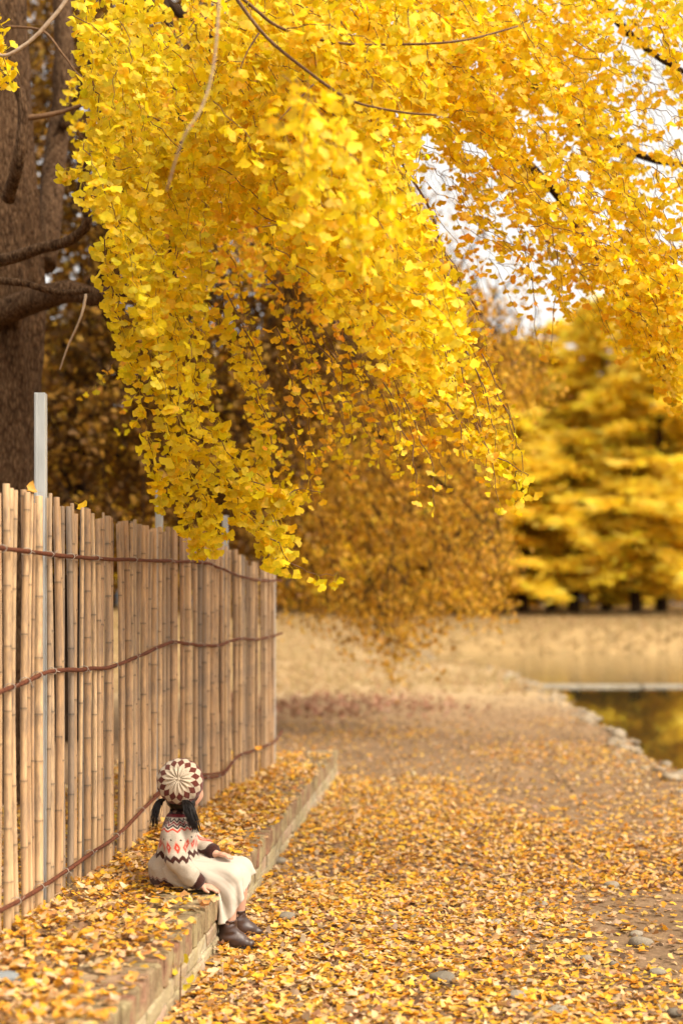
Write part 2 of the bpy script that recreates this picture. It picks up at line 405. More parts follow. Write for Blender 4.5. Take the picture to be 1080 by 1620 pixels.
for Yp, d in pole_pts:
    if any(abs(Yp - g_) < w_ for g_, w_ in GAPS): continue
    n = fence_n(Yp); r0 = d / 2
    x = fence_x(Yp) + R.uniform(-.018, .009)
    zb = float(ground_z(np.array(x), np.array(Yp))) - .06
    zt = fence_top(Yp) + R.normal(0, .013)
    if R.random() < .12: zt -= .04 * R.random()
    POLES.append((x, Yp, zt)); lean = R.normal(0, .007, 2); bow = R.normal(0, .006)
    segs = []; z = zb + R.random() * .25
    zs = [zb]
    gap = .20 + .16 * R.random()
    mb = MB(); path = []; rad = []; cc = []
    def push(z, k, c):
        t = (z - zb) / (zt - zb); path.append((lean[0] * t + bow * math.sin(math.pi * t), lean[1] * t, z)); rad.append(r0 * k * (1.06 - .12 * t)); cc.append(c)
    push(zb, 1, 1)
    while z < zt - .02:
        push(z - .011, 1.0, 1); push(z - .0045, 1.10, .85); push(z - .0015, 1.11, .55); push(z + .0015, 1.02, .38); push(z + .006, 1.03, .95); push(z + .02, .99, 1.05)
        z += gap * (.85 + .3 * R.random())
    push(zt - .002, 1.0, 1); push(zt, .97, .9); push(zt - .0005, .80, .8); push(zt - .03, .72, .25)
    path = np.array(path); cc = np.array(cc); sides = 9
    tube(mb, path, np.array(rad), sides, False)
    i0 = mb.n; mb.add([path[-1]], [], None)
    jj = np.arange(sides); mb.F[3].append(np.stack([np.full(sides, i0), (len(path) - 1) * sides + jj, (len(path) - 1) * sides + (jj + 1) % sides], -1))
    cols = np.concatenate([np.repeat(cc, sides), [.2]])[:, None] * np.ones(3)
    cols = cols[:]; mb.C = [cols]
    me = mb.mesh('bamboo_pole', MAT['bamboo'], True, True)
    o = obj('bamboo_pole', me, fence); o.location = (x - fb[0], Yp - fb[1], -fb[2])

# steel posts: angle sections
def post(Y, zt, w=.042, off=-.012):
    n = fence_n(Y); mb = MB(); t = .0045
    zb = .15; c = np.array([fence_x(Y), Y, (zb + zt) / 2]) + n * off; Y = c[1]
    box(mb, c, (w, t, zt - zb), .0012); box(mb, c + (w / 2 - t / 2 + .0005, w * .45, 0), (t, w * .9, zt - zb - .002), .0012)
    box(mb, c + (-w * .28, -t * .9, 0), (w * .18, t, zt - zb - .004), .001)
    rel(obj('steel_post', mb.mesh('steel_post', MAT['galvanised'], False), fence), fb)
post(fence_Y_at(76), 2.24, .042, -.032); post(fence_Y_at(266), 2.08, .036, -.05); post(fence_Y_at(368), 2.0, .036, -.05); post(10.30, 2.12, .04, -.03) 

# three rusty rods woven along the poles; (photo column, row) read along each
def rod(pts, rad, name='rusty_rod'):
    W = []
    for (x, y) in pts:
        Y = fence_Y_at(x) if x > -120 else 3.95
        p = P(x, y, Y); p[0] = fence_x(Y); p += fence_n(Y) * (.030 + .012 * sstep(7, 9, Y)); W.append(p)
    path = catmull(W, 90); path += np.stack([vnoise(path, 6, 1), 0 * path[:, 0], vnoise(path, 7, 4)], -1) * .004
    mb = MB(); tube(mb, path, rad, 8, wob=.08)
    rel(obj(name, mb.mesh(name, MAT['rust'], True), fence), fb); return path
ra = rod([(-110, 852), (0, 869), (75, 878), (150, 884), (265, 888), (310, 890), (340, 899), (365, 910), (400, 918), (436, 919)], .0085)
rb = rod([(-110, 1132), (0, 1091), (40, 1074), (75, 1061), (160, 1056), (215, 1036), (262, 1017), (300, 1020), (335, 1021), (365, 1011), (400, 1011), (437, 1002)], .0085)
rc = rod([(-110, 1490), (0, 1434), (60, 1400), (120, 1360), (180, 1318), (240, 1258), (290, 1232), (330, 1229), (345, 1222), (365, 1197), (390, 1187), (425, 1173), (437, 1155)], .0085)
rd = rc[36:64] + np.array([.008, 0, .02]); mb = MB(); tube(mb, rd, .006, 6); rel(obj('rusty_rod', mb.mesh('rusty_rod', MAT['rust']), fence), fb)
# wire ties
for path in (ra, rb, rc):
    for i in range(4, len(path) - 2, 5):
        p = path[i]; n = fence_n(p[1]); mb = MB()
        a = np.linspace(0, 2 * np.pi, 9); ring = p - n * .008 + np.outer(np.cos(a), n) * .02 + np.outer(np.sin(a), (0, .25, .97)) * .014
        tube(mb, ring, .0016, 4, False); e = p + n * .012
        tube(mb, [e, e + n * .012 + np.array([0, R.normal(0, .01), R.normal(0, .012)])], .0013, 4)
        rel(obj('wire_tie', mb.mesh('wire_tie', MAT['wire']), fence), fb)

# ------------------------------------------------------------------ stones
def stone_mesh(mat, seed, flat=.6, n=8):
    V = []; 
    th = np.linspace(0, np.pi, n); ph = np.linspace(0, 2 * np.pi, 2 * n, endpoint=False)
    T, H = np.meshgrid(th, ph, indexing='ij'); V = np.stack([np.sin(T) * np.cos(H), np.sin(T) * np.sin(H), np.cos(T)], -1).reshape(-1, 3)
    V = V * (1 + .28 * vnoise(V, 1.1, seed) + .10 * vnoise(V, 3, seed + 5))[:, None]; V[:, 2] *= flat
    i = np.arange(n * 2 * n).reshape(n, 2 * n); k = np.roll(i, -1, 1)
    Fq = np.stack([i[:-1], i[1:], k[1:], k[:-1]], -1).reshape(-1, 4)
    return mesh_np('stone', V, Fq, mat, None, True)
SV = [stone_mesh(MAT['pale_stone'], 11 + k) for k in range(8)]
edging = empty('stone_edging', (3.3, 20, 0), 'row of pale rubble stones edging the pond bank', 'stone edging')
Y = 9.0
while Y < 43:
    for k in range(4):
        o = bpy.data.objects.new('stone', SV[R.integers(8)]); link(o, edging)
        off = [.02, .16, -.10, .05][k] + R.normal(0, .10); x = shore_x(Y) + off; y = Y + R.normal(0, .12)
        s = (.025 + .05 * R.random() ** 2) * (1 + Y / 70) * (.7 if k == 2 else 1)
        o.location = np.array([x, y, float(ground_z(np.array(x), np.array(y))) + s * .02]) - np.array([3.3, 20, 0])
        o.scale = (s * (.8 + .6 * R.random()), s * (.8 + .6 * R.random()), s * (.6 + .5 * R.random())); o.rotation_euler = (R.normal(0, .3), R.normal(0, .3), R.random() * 6.28)
    Y += .26 + .010 * Y
GV = [stone_mesh(MAT['stone'], 31 + k, .55, 10) for k in range(5)]; GG = stone_mesh(MAT['grey_stone'], 44, .6, 10)
def pebble(px, py, w, label, mesh=None, z0=0.0):
    Yd = (CAMH - z0) * F / (py - HOR); p = P(px, py, Yd); s = w * Yd / F / 2
    o = obj('stone', mesh or GV[R.integers(5)], None, label=label, cat='stone', group='stones among the fallen leaves')
    gz = float(ground_z(np.array(p[0]), np.array(Yd)))
    o.location = (p[0], Yd, gz + s * .30); o.scale = (s, s * .85, s * .9); o.rotation_euler = (0, 0, R.random() * 6)
PEBS = [(455, 1460, 30, 'rounded tan stone lying right of the brown boots'), (781, 1466, 24, 'pale grey stone among leaves in the middle of the path'), (817, 1581, 34, 'brown domed stone at the bottom of the path'),
        (967, 1403, 26, 'grey-tan stone in leaves near the right edge of the path'), (1012, 1492, 40, 'wide flat pale stone in leaves at the right edge'), (925, 1517, 24, 'small grey stone left of the wide flat stone'),
        (700, 1557, 44, 'flat grey-brown stone half buried in bottom leaves'), (1040, 1541, 26, 'pale stone below the wide flat stone at right edge'), (972, 1526, 22, 'grey stone between two pale stones at right edge'),
        (855, 1434, 26, 'flat tan stone half covered by leaves right of centre'), (880, 1606, 36, 'grey stone at the very bottom right of the path'), (1005, 1478, 24, 'small pale stone just above the wide flat stone'),
        (1066, 1605, 30, 'grey stone in the bottom right corner'), (442, 1372, 22, 'small grey stone at the foot of the ledge beyond the skirt'), (505, 1242, 40, 'flat grey stone at the foot of the ledge near its far end')]
for a in PEBS: pebble(*a)
pebble(8, 1557, 44, 'dark grey rounded stone on the ledge at the left edge', GG, LH)
pebble(473, 1200, 14, 'small dark stone on the far end of the brick ledge', GG, LH)
# ------------------------------------------------------------------ ginkgo leaves
def leaf_template(rich=True, petiole=.9):
    a = np.radians([-58, -38, -15, 0, 15, 38, 58]); ro = np.array([.93, 1.0, 1.0, .80, 1.0, 1.0, .93])
    V = [(0, 0, 0)]; Fs = []
    if rich:
        V += [(.50 * math.sin(t) * .92, .50 * math.cos(t), 0) for t in a]
        V += [(r * math.sin(t), r * math.cos(t), 0) for t, r in zip(a, ro)]
        for i in range(6): Fs.append((0, 1 + i + 1, 1 + i)); Fs.append((1 + i, 2 + i, 8 + i)); Fs.append((2 + i, 9 + i, 8 + i))
    else:
        V += [(r * math.sin(t), r * math.cos(t), 0) for t, r in zip(a[::1], ro[::1])]
        for i in range(6): Fs.append((0, 2 + i, 1 + i))
    if petiole:
        b = len(V); w = .018
        V += [(w, 0.02, -w), (-w, .02, w), (w, -petiole, -w), (-w, -petiole, w)]
        Fs += [(b, b + 1, b + 3), (b, b + 3, b + 2)]
    return np.array(V, float), np.array(Fs), (len(V) - 4 if petiole else len(V))
TR, TRF, TRN = leaf_template(True, .9); TG, TGF, TGN = leaf_template(True, .45); TS, TSF, TSN = leaf_template(False, 0)

def curl(T, nb, k):
    """bend template vertices; k (n,4) random coefficients"""
    x, y = T[:, 0], T[:, 1]; msk = (np.arange(len(T)) < nb).astype(float); rr = np.clip(np.hypot(x, y), 0, 1)
    z = k[:, :1] * (x ** 2)[None] + k[:, 1:2] * (np.clip(y, 0, 2) ** 2)[None] + k[:, 2:3] * (x * y)[None] + k[:, 3:4] * (np.sin(x * 9) * rr ** 3)[None]
    z = z * msk + T[:, 2]
    sq = 1 - .22 * np.abs(k[:, :1])
    return np.stack([x[None] * sq, np.broadcast_to(y[None], z.shape), z], -1)
def norm(a): return a / (np.linalg.norm(a, axis=-1, keepdims=True) + 1e-9)

class Leaves:
    def __init__(s): s.pos = []; s.d = []; s.n = []; s.s = []; s.c = []; s.k = []
    def add(s, pos, d, n, size, col, k=None):
        m = len(pos); d = norm(d); n = n - d * np.sum(n * d, -1, keepdims=True); n = norm(n)
        s.pos.append(pos); s.d.append(d); s.n.append(n); s.s.append(size); s.c.append(col)
        s.k.append(R.normal(0, 1, (m, 4)) * (.35, .18, .25, .07) if k is None else k)
    def done(s):
        for a in ('pos', 'd', 'n', 's', 'c', 'k'): setattr(s, a, np.concatenate(getattr(s, a)))
        return s
    def batch(s, sel, tpl):
        T, TF, nb = tpl; pos, d, n, sz, c, k = s.pos[sel], s.d[sel], s.n[sel], s.s[sel], s.c[sel], s.k[sel]
        L_ = curl(T, nb, k); side = np.cross(d, n)
        V = pos[:, None] + sz[:, None, None] * (L_[..., 0:1] * side[:, None] + L_[..., 1:2] * d[:, None] + L_[..., 2:3] * n[:, None])
        m = len(pos); Fs = (TF[None] + (np.arange(m) * len(T))[:, None, None]).reshape(-1, 3)
        cc = np.repeat(c[:, None], len(T), 1)
        tip = 1 + .10 * (np.clip(T[:, 1], 0, 1) - .5); cc = cc * tip[None, :, None]
        return V.reshape(-1, 3), Fs, cc.reshape(-1, 3)
    def mesh(s, sel, tpl, name, mat):
        V, Fs, c = s.batch(sel, tpl); return mesh_np(name, V, Fs, mat, c, True)
    def mesh_lod(s, sel, tpl, name, mat, Ycut):
        sel = np.asarray(sel); nr = s.pos[sel, 1] < Ycut; V, Fs, c = s.batch(sel[nr], tpl); V2, F2, c2 = s.batch(sel[~nr], (TS, TSF, TSN))
        return mesh_np(name, np.concatenate([V, V2]), np.concatenate([Fs, F2 + len(V)]), mat, np.concatenate([c, c2]), True)
    def objects(s, idx, tpl, name, mat, parent, base, nvar=24):
        T, TF, nb = tpl
        order = np.argsort(s.c[idx][:, 1] / s.c[idx][:, 0]); groups = np.array_split(np.asarray(idx)[order], nvar)
        for g in groups:
            if not len(g): continue
            r = g[0]; V = curl(T, nb, s.k[r:r + 1])[0]; me = mesh_np(name, V, TF, mat, np.tile(s.c[r], (len(T), 1)), True)
            for i in g:
                side = np.cross(s.d[i], s.n[i]); M = np.eye(4); M[:3, 0] = side * s.s[i]; M[:3, 1] = s.d[i] * s.s[i]; M[:3, 2] = s.n[i] * s.s[i]; M[:3, 3] = s.pos[i] - base
                o = bpy.data.objects.new(name, me); link(o, parent); o.matrix_local = Matrix(M.tolist())

def lerp_cols(n, stops, w):
    i = R.choice(len(stops), n, p=np.array(w) / np.sum(w)); c = np.array(stops)[i]
    c = c * (1 + R.normal(0, .10, (n, 1))) * (1 + R.normal(0, .04, (n, 3))); return np.clip(c, .005, .95)

# ---- litter on the path and on the ledge
LIT_C = [(.72, .43, .04), (.74, .48, .13), (.68, .32, .03), (.64, .42, .20), (.46, .23, .08), (.26, .14, .07), (.66, .48, .30)]
LIT_W = [2.2, 2.6, 3.4, 2.8, 1.5, .8, 1.6]
def surf_z(X, Y):                                     # ground or the top of the ledge, whichever is under the leaf
    u = ledge_x(Y) - X; z = ground_z(X, Y); return np.where((u > 0) & (u < LW) & (Y < LY1) & (Y > LY0), np.maximum(z, LH + .001), z)
def scatter_leaves(n, Y0, Y1, xfun, dens, zoff=.018, tilt=.13, size=(.020, .035), power=1.0):
    LS = Leaves()
    Y = Y0 + (Y1 - Y0) * R.random(n); x0, x1 = xfun(Y); X = x0 + (x1 - x0) * R.random(n)
    keep = R.random(n) < dens(X, Y); X, Y = X[keep], Y[keep]; m = len(X)
    z = surf_z(X, Y) + .004 + zoff * R.random(m) ** 1.6
    a = R.random(m) * 6.283; d = np.stack([np.cos(a), np.sin(a), R.normal(0, tilt * .8, m)], -1); nn = np.stack([R.normal(0, tilt, m), R.normal(0, tilt, m), np.where(R.random(m) < .85, 1., -1.)], -1)
    st = R.random(m) < .06; nn[st, 2] *= .3
    c = lerp_cols(m, LIT_C, LIT_W); b = sstep(-.2, .5, vnoise(np.stack([X, Y, 0 * X], -1), .9, 8)) * .30
    c = c * (1 - b[:, None] * np.array([.25, .35, .3]))
    k = R.normal(0, 1, (m, 4)) * (.38, .18, .22, .08) + (.12, .06, 0, 0)
    LS.add(np.stack([X, Y, z], -1), d, nn, R.uniform(*size, m), c, k); return LS.done()
half = lambda Y: 540 * Y / F
# path
def xf(Y): return ledge_x(Y) * (Y < LY1) + (-.05 * Y - .3) * (Y >= LY1), np.minimum(half(Y) + .5, shore_x(Y) + .3)
def dn(X, Y):
    p = np.stack([X, Y, 0 * X], -1)
    Yn = Y + 1.9 * vnoise(p, .55, 31) + 1.0 * vnoise(p, 1.6, 33) - .5 * X
    base = np.interp(Yn, [0, 9, 11.5, 13.5, 16, 18], [1, .95, .66, .28, .09, .03]) * (1 - .75 * sstep(-.7, .2, X - shore_x(Y)))
    bare = 1 - .80 * sstep(.05, .5, vnoise(p, .85, 12) + .34 * sstep(.2, 1.6, X)) - .2 * sstep(0, .5, vnoise(p, 2.5, 14))
    lo = 1 - .35 * sstep(.3, 1.6, X - .2) * (Y < 7)
    return base * np.clip(bare, .12, 1) * lo
path_l = scatter_leaves(78000, 4.1, 18, xf, dn)
# ledge and behind the fence
def xf2(Y): return fence_x(Y) - 1.2 - .0 * Y, ledge_x(Y) + .01
def dn2(X, Y):
    u = ledge_x(Y) - X; p = np.stack([X, Y, 0 * X], -1)
    edge = np.where(u < .26, (.45 + .55 * sstep(.02, .2, u)) * np.interp(Y, [4, 5.5, 6.3, 7.5, 9.5, 11], [.85, .80, 1.0, .9, .5, .25]) * (.40 + 1.3 * sstep(-.15, .35, vnoise(p, 2.2, 21))), 1.0)
    return edge * np.where(X < fence_x(Y) - .05, .45, 1) * (1 - .75 * sstep(9.8, 11.6, Y))
terr_l = scatter_leaves(34000, 3.7, 11.6, xf2, dn2, zoff=.03, tilt=.20)
def split_top(LS, n, cond=None):
    x, y = pix(LS.pos); vis = (x > 0) & (x < 1080) & (y > 0) & (y < 1620)
    if cond is not None: vis &= cond
    sc = np.where(vis, LS.s / LS.pos[:, 1], -1) * (.5 + .5 * np.abs(LS.n[:, 2])); idx = np.argsort(-sc)[:n]; idx = idx[sc[idx] > 0]
    m = np.ones(len(LS.pos), bool); m[idx] = False; return idx, np.nonzero(m)[0]
for LS, nm, lab in ((path_l, 'leaf_litter', 'thick carpet of yellow and tan fallen ginkgo leaves covering the path'), (terr_l, 'leaf_litter', 'yellow fallen leaves heaped on the ledge against the bamboo fence')):
    top, rest = split_top(LS, 150)
    obj(nm, LS.mesh_lod(rest, (TG, TGF, TGN), nm, litter_m, 6.8), None, label=lab, cat='leaf litter', kind='stuff')
    LS.objects(top, (TG, TGF, TGN), 'fallen_leaf', litter_m, ground, np.zeros(3))

# brown rotting litter, reddish ground cover and straw on the middle distance (too many to count)
def xm(Y): return np.where(Y < LY1 + .2, ledge_x(Y), -.06 * Y - .5), np.minimum(half(Y) + 1, shore_x(Y) + .2)
def ground_bits(n, Y0, Y1, dens, cols, w, size, name, lab, tilt=.4):
    LS = Leaves(); Y = Y0 + (Y1 - Y0) * R.random(n) ** 1.2; a, b = xm(Y); X = a + (b - a) * R.random(n); k = R.random(n) < dens(X, Y); X, Y = X[k], Y[k]; m = len(X)
    an = R.random(m) * 6.283; d = np.stack([np.cos(an), np.sin(an), R.normal(0, tilt, m)], -1); nn = np.stack([R.normal(0, tilt, m), R.normal(0, tilt, m), np.ones(m)], -1)
    LS.add(np.stack([X, Y, ground_z(X, Y) + .005 + .03 * R.random(m)], -1), d, nn, R.uniform(*size, m) , lerp_cols(m, cols, w), None); LS.done()
    obj(name, LS.mesh(np.arange(m), (TS, TSF, TSN), name, litter_m), None, label=lab, cat='leaf litter', kind='stuff')
ground_bits(9000, 4.2, 22, lambda X, Y: np.interp(Y, [4, 11, 14, 20, 22], [.35, .5, 1, 1, .4]), [(.20, .125, .07), (.30, .20, .12), (.12, .075, .045), (.42, .30, .19), (.50, .30, .10)], [2.5, 3, 1.2, 2, .4], (.015, .032), 'rotting_litter', 'brown rotting leaf litter on the bare soil beyond the ledge')
ground_bits(5000, 16.5, 25, lambda X, Y: np.exp(-((Y - 20.5 - .5 * np.sin(X * 2)) / 1.9) ** 2) * sstep(2.2, .6, X), [(.34, .15, .09), (.42, .23, .15), (.26, .13, .075)], [2, 2, 1], (.035, .07), 'reddish_ground_cover', 'band of reddish low ground cover beyond the fence end', .7)

def tufts(n, Y0, Y1, xr, cols, w, h, name, lab, dens=lambda X, Y: 1 + 0 * X):
    Y = Y0 + (Y1 - Y0) * R.random(n); a, b = xr(Y); X = a + (b - a) * R.random(n); kp = R.random(n) < dens(X, Y); X, Y = X[kp], Y[kp]
    z = ground_z(X, Y); ok = z > -.33; X, Y, z = X[ok], Y[ok], z[ok]; m = len(X)
    base = np.stack([X, Y, z - .02], -1); B = 5
    base = np.repeat(base, B, 0) + R.normal(0, .05, (m * B, 3)) * (1, 1, 0); mm = m * B
    a = R.random(mm) * 6.283; hh = R.uniform(*h, mm); ln = R.normal(0, .55, (mm, 2)) * hh[:, None]; wd = .010 + .0006 * base[:, 1]
    V = np.stack([base + np.stack([np.cos(a) * wd, np.sin(a) * wd, 0 * a], -1), base - np.stack([np.cos(a) * wd, np.sin(a) * wd, 0 * a], -1),
                  base + np.stack([ln[:, 0] * .5 - np.cos(a) * wd * .6, ln[:, 1] * .5 - np.sin(a) * wd * .6, hh * .62], -1), base + np.stack([ln[:, 0] * 1.3, ln[:, 1] * 1.3, hh], -1)], 1)
    i = np.arange(mm)[:, None] * 4; Fs = np.concatenate([i + [0, 1, 2], i + [0, 2, 3]]); c = np.repeat(lerp_cols(mm, cols, w), 4, 0)
    obj(name, mesh_np(name, V.reshape(-1, 3), Fs, farleaf_m, c, False), None, label=lab, cat='grass', kind='stuff')
STR = [(.50, .36, .18), (.58, .43, .24), (.40, .275, .125), (.38, .29, .11)]
tufts(7000, 23, 62, lambda Y: (-half(Y) - 3, shore_x(Y) + .4), STR, [3, 3, 2, .6], (.05, .14), 'dry_grass', 'short straw-coloured dry grass on the near side of the pond')
tufts(9000, 53, 76, lambda Y: (-half(Y) - 4, half(Y) + 6), STR, [3, 2, 3, 1.2], (.06, .20), 'bank_grass', 'long dry grass on the far bank of the pond', lambda X, Y: np.where(X > shore_x(Y) - 1, 1, .4))
# ------------------------------------------------------------------ the near ginkgo
def in_poly(x, y, poly):
    x = np.asarray(x); y = np.asarray(y); c = np.zeros(x.shape, bool); n = len(poly)
    for i in range(n):
        x0, y0 = poly[i]; x1, y1 = poly[i - 1]
        cond = ((y0 > y) != (y1 > y)) & (x < (x1 - x0) * (y - y0) / (y1 - y0 + 1e-9) + x0); c ^= cond
    return c
tb = np.array([-2.16, 8.5, .2])
gk = empty('ginkgo_tree', tb, 'big ginkgo with bark trunk at left and hanging yellow leaf sprays', 'tree')
def gpart(name, mb, mat): return rel(obj(name, mb.mesh(name, MAT[mat]), gk), tb)
# trunk
mb = MB(); zz = np.linspace(0, 7.5, 190); path = np.stack([tb[0] + .03 * np.sin(zz * .9), tb[1] + .04 * np.sin(zz * .7), tb[2] + zz], -1)
rr = np.interp(zz, [0, .4, 1.5, 2.6, 3.1, 4.2, 7.5], [.37, .30, .27, .285, .31, .27, .19])
tube(mb, path, rr, 96); V = mb.V[0]
ang = np.arctan2(V[:, 1] - tb[1], V[:, 0] - tb[0]); q = np.stack([np.cos(ang) * 5, np.sin(ang) * 5, V[:, 2] * .9], -1)
f = 1 + .07 * vnoise(q, 1.0) + .05 * vnoise(q, 2.6, 3) - .045 * (1 - np.abs(vnoise(q * (1, 1, .8), 3.6, 7))) ** 3 - .03 * (1 - np.abs(vnoise(q * (1, 1, 1.1), 7, 8))) ** 3 + .03
ax = np.stack([tb[0] + .03 * np.sin((V[:, 2] - tb[2]) * .9), tb[1] + .04 * np.sin((V[:, 2] - tb[2]) * .7), V[:, 2]], -1)
mb.V[0] = ax + (V - ax) * f[:, None]
gpart('trunk', mb, 'bark')
# limbs and boughs: (pixel polyline with depth, radii, material)
def limb(pts, r0, r1, mat='twig_bark', n=30, sides=8, wob=.05, name='branch', kn=.012):
    W = catmull([P(*p) for p in pts], n); W = W + np.stack([vnoise(W, 4, 1), vnoise(W, 4, 2), vnoise(W, 4, 3)], -1) * kn
    mb = MB(); tube(mb, W, np.linspace(r0, r1, n), sides, wob=wob); gpart(name, mb, mat); return W
limb([(-60, 520, 8.3), (40, 480, 8.2), (100, 462, 8.0), (150, 470, 7.9), (205, 462, 7.8), (260, 430, 7.6)], .085, .035, 'bark', 30, 14)
limb([(-80, 440, 7.6), (0, 412, 7.5), (60, 395, 7.4), (110, 380, 7.3), (138, 350, 7.2), (130, 300, 7.2), (150, 240, 7.1)], .036, .020, 'bark', 30, 10)
limb([(5, 90, 7.4), (25, 130, 7.4), (40, 175, 7.4), (32, 250, 7.4), (15, 315, 7.6)], .022, .036, 'bark', 24, 10)
limb([(40, 188, 7.4), (70, 183, 7.4), (110, 172, 7.4), (150, 160, 7.3)], .018, .008)
limb([(-40, 442, 7.3), (30, 445, 7.2), (90, 462, 7.2), (140, 458, 7.1)], .022, .014, 'bark', 20, 8)
limb([(88, -200, 9.8), (98, -20, 9.8), (102, 110, 9.7), (97, 180, 9.7), (88, 260, 9.6), (70, 420, 9.2)], .06, .085, 'bark', 30, 12)
limb([(100, 200, 9.6), (125, 150, 9.5), (160, 80, 9.3), (220, -20, 9.0)], .045, .03, 'bark', 20, 10)
limb([(135, 465, 7.1), (128, 500, 7.0), (108, 545, 7.0), (95, 585, 7.0)], .008, .004, 'pale_twig', 20, 6)
limb([(-30, 60, 5.2), (0, 88, 5.2), (40, 70, 5.2), (75, 40, 5.2), (105, 5, 5.2), (120, -30, 5.2)], .006, .008, 'pale_twig', 20, 6)
limb([(10, 40, 6.8), (70, 48, 6.8), (105, 90, 6.8), (130, 125, 6.8), (210, 170, 6.8), (270, 200, 6.6)], .007, .004)
limb([(348, -40, 3.9), (344, 30, 3.9), (335, 110, 3.9), (318, 170, 3.9), (290, 215, 3.9), (262, 300, 4.0)], .0036, .003, 'pale_twig', 24, 6)
limb([(360, -30, 5.0), (385, 10, 5.0), (430, 65, 5.0), (500, 120, 5.0), (560, 158, 5.0), (630, 177, 5.0), (690, 182, 5.0)], .0075, .0035, 'twig_bark', 30, 6)
limb([(365, -20, 5.1), (400, 10, 5.1), (450, 45, 5.1), (540, 67, 5.1), (640, 70, 5.1), (740, 65, 5.1), (820, 40, 5.2)], .0065, .0035, 'twig_bark', 30, 6)
limb([(495, 130, 5.0), (465, 165, 5.0), (440, 195, 5.0)], .004, .002, n=12, sides=5)
limb([(410, 50, 5.0), (392, 80, 5.0), (380, 110, 5.0)], .004, .002, n=12, sides=5)
limb([(530, -60, 8.2), (620, 60, 8.2), (700, 150, 8.2), (780, 225, 8.1), (850, 275, 8.0), (900, 340, 7.9), (925, 400, 7.8)], .05, .012, 'dark_bark', 30, 8)
limb([(650, -60, 9.0), (760, 60, 9.0), (860, 150, 9.0), (960, 220, 9.0), (1030, 250, 8.8), (1120, 265, 8.6)], .055, .012, 'dark_bark', 30, 8)
limb([(900, -60, 8.0), (960, 20, 8.0), (1040, 90, 8.0), (1120, 130, 8.0)], .03, .012, 'dark_bark', 20, 8)
limb([(240, -60, 7.5), (280, 100, 7.5), (290, 260, 7.4), (270, 400, 7.3), (300, 520, 7.2)], .03, .010, 'dark_bark', 30, 8)
limb([(200, -60, 8.5), (330, 60, 8.4), (480, 120, 8.2), (620, 260, 8.0), (650, 300, 7.8)], .035, .006, 'dark_bark', 30, 8)
limb([(620, 240, 7.0), (680, 330, 7.0), (700, 400, 7.0), (760, 500, 6.9)], .008, .003, 'twig_bark', 20, 6)
limb([(900, 340, 7.0), (960, 430, 7.0), (1010, 500, 6.9), (1060, 600, 6.9)], .012, .005, 'twig_bark', 20, 6)

YEL = [(.88, .65, .008), (.86, .67, .012), (.90, .57, .008), (.74, .60, .012), (.92, .72, .05)]
W_Y = [4, 3, 3, 1.0, .7]; W_G = [2.2, 3, .8, 3.2, .5]; 
ORA = YEL + [(.88, .47, .02), (.84, .40, .025)]; W_O = [2, 1, 3, .2, .4, 2.5, 1.0]
GL = Leaves(); TW = MB()
def strand(pts, cols=YEL, w=W_Y, gap=.034, per=(3, 6), size=(.026, .042), dens=None, spread=.85, r=.0024):
    W = np.array([P(*p) for p in pts]); L = np.sum(np.linalg.norm(np.diff(W, axis=0), axis=1)); n = max(6, int(L / gap))
    path = catmull(W, n); path += R.normal(0, .008, path.shape)
    tube(TW, path[:: max(1, n // 14)], r * np.linspace(1.3, .5, len(path[:: max(1, n // 14)])), 4, False)
    t = np.gradient(path, axis=0); t = norm(t)
    for i in range(n):
        if dens is not None:
            x, y = pix(path[i])
            if R.random() > dens(x, y): continue
        m = R.integers(*per); d = norm(R.normal(0, 1, (m, 3)) * spread + t[i] * .4 + np.array([0, -.2, -.95]))
        sz = R.uniform(*size, m) * np.clip(R.normal(1, .1), .7, 1.25); base = path[i] + d * (sz * .9)[:, None]
        nn = R.normal(0, .7, (m, 3)) + np.array([0.15, -.75, .55])
        GL.add(base, d + np.array([0, 0, -.25]), nn, sz, lerp_cols(m, cols, w))
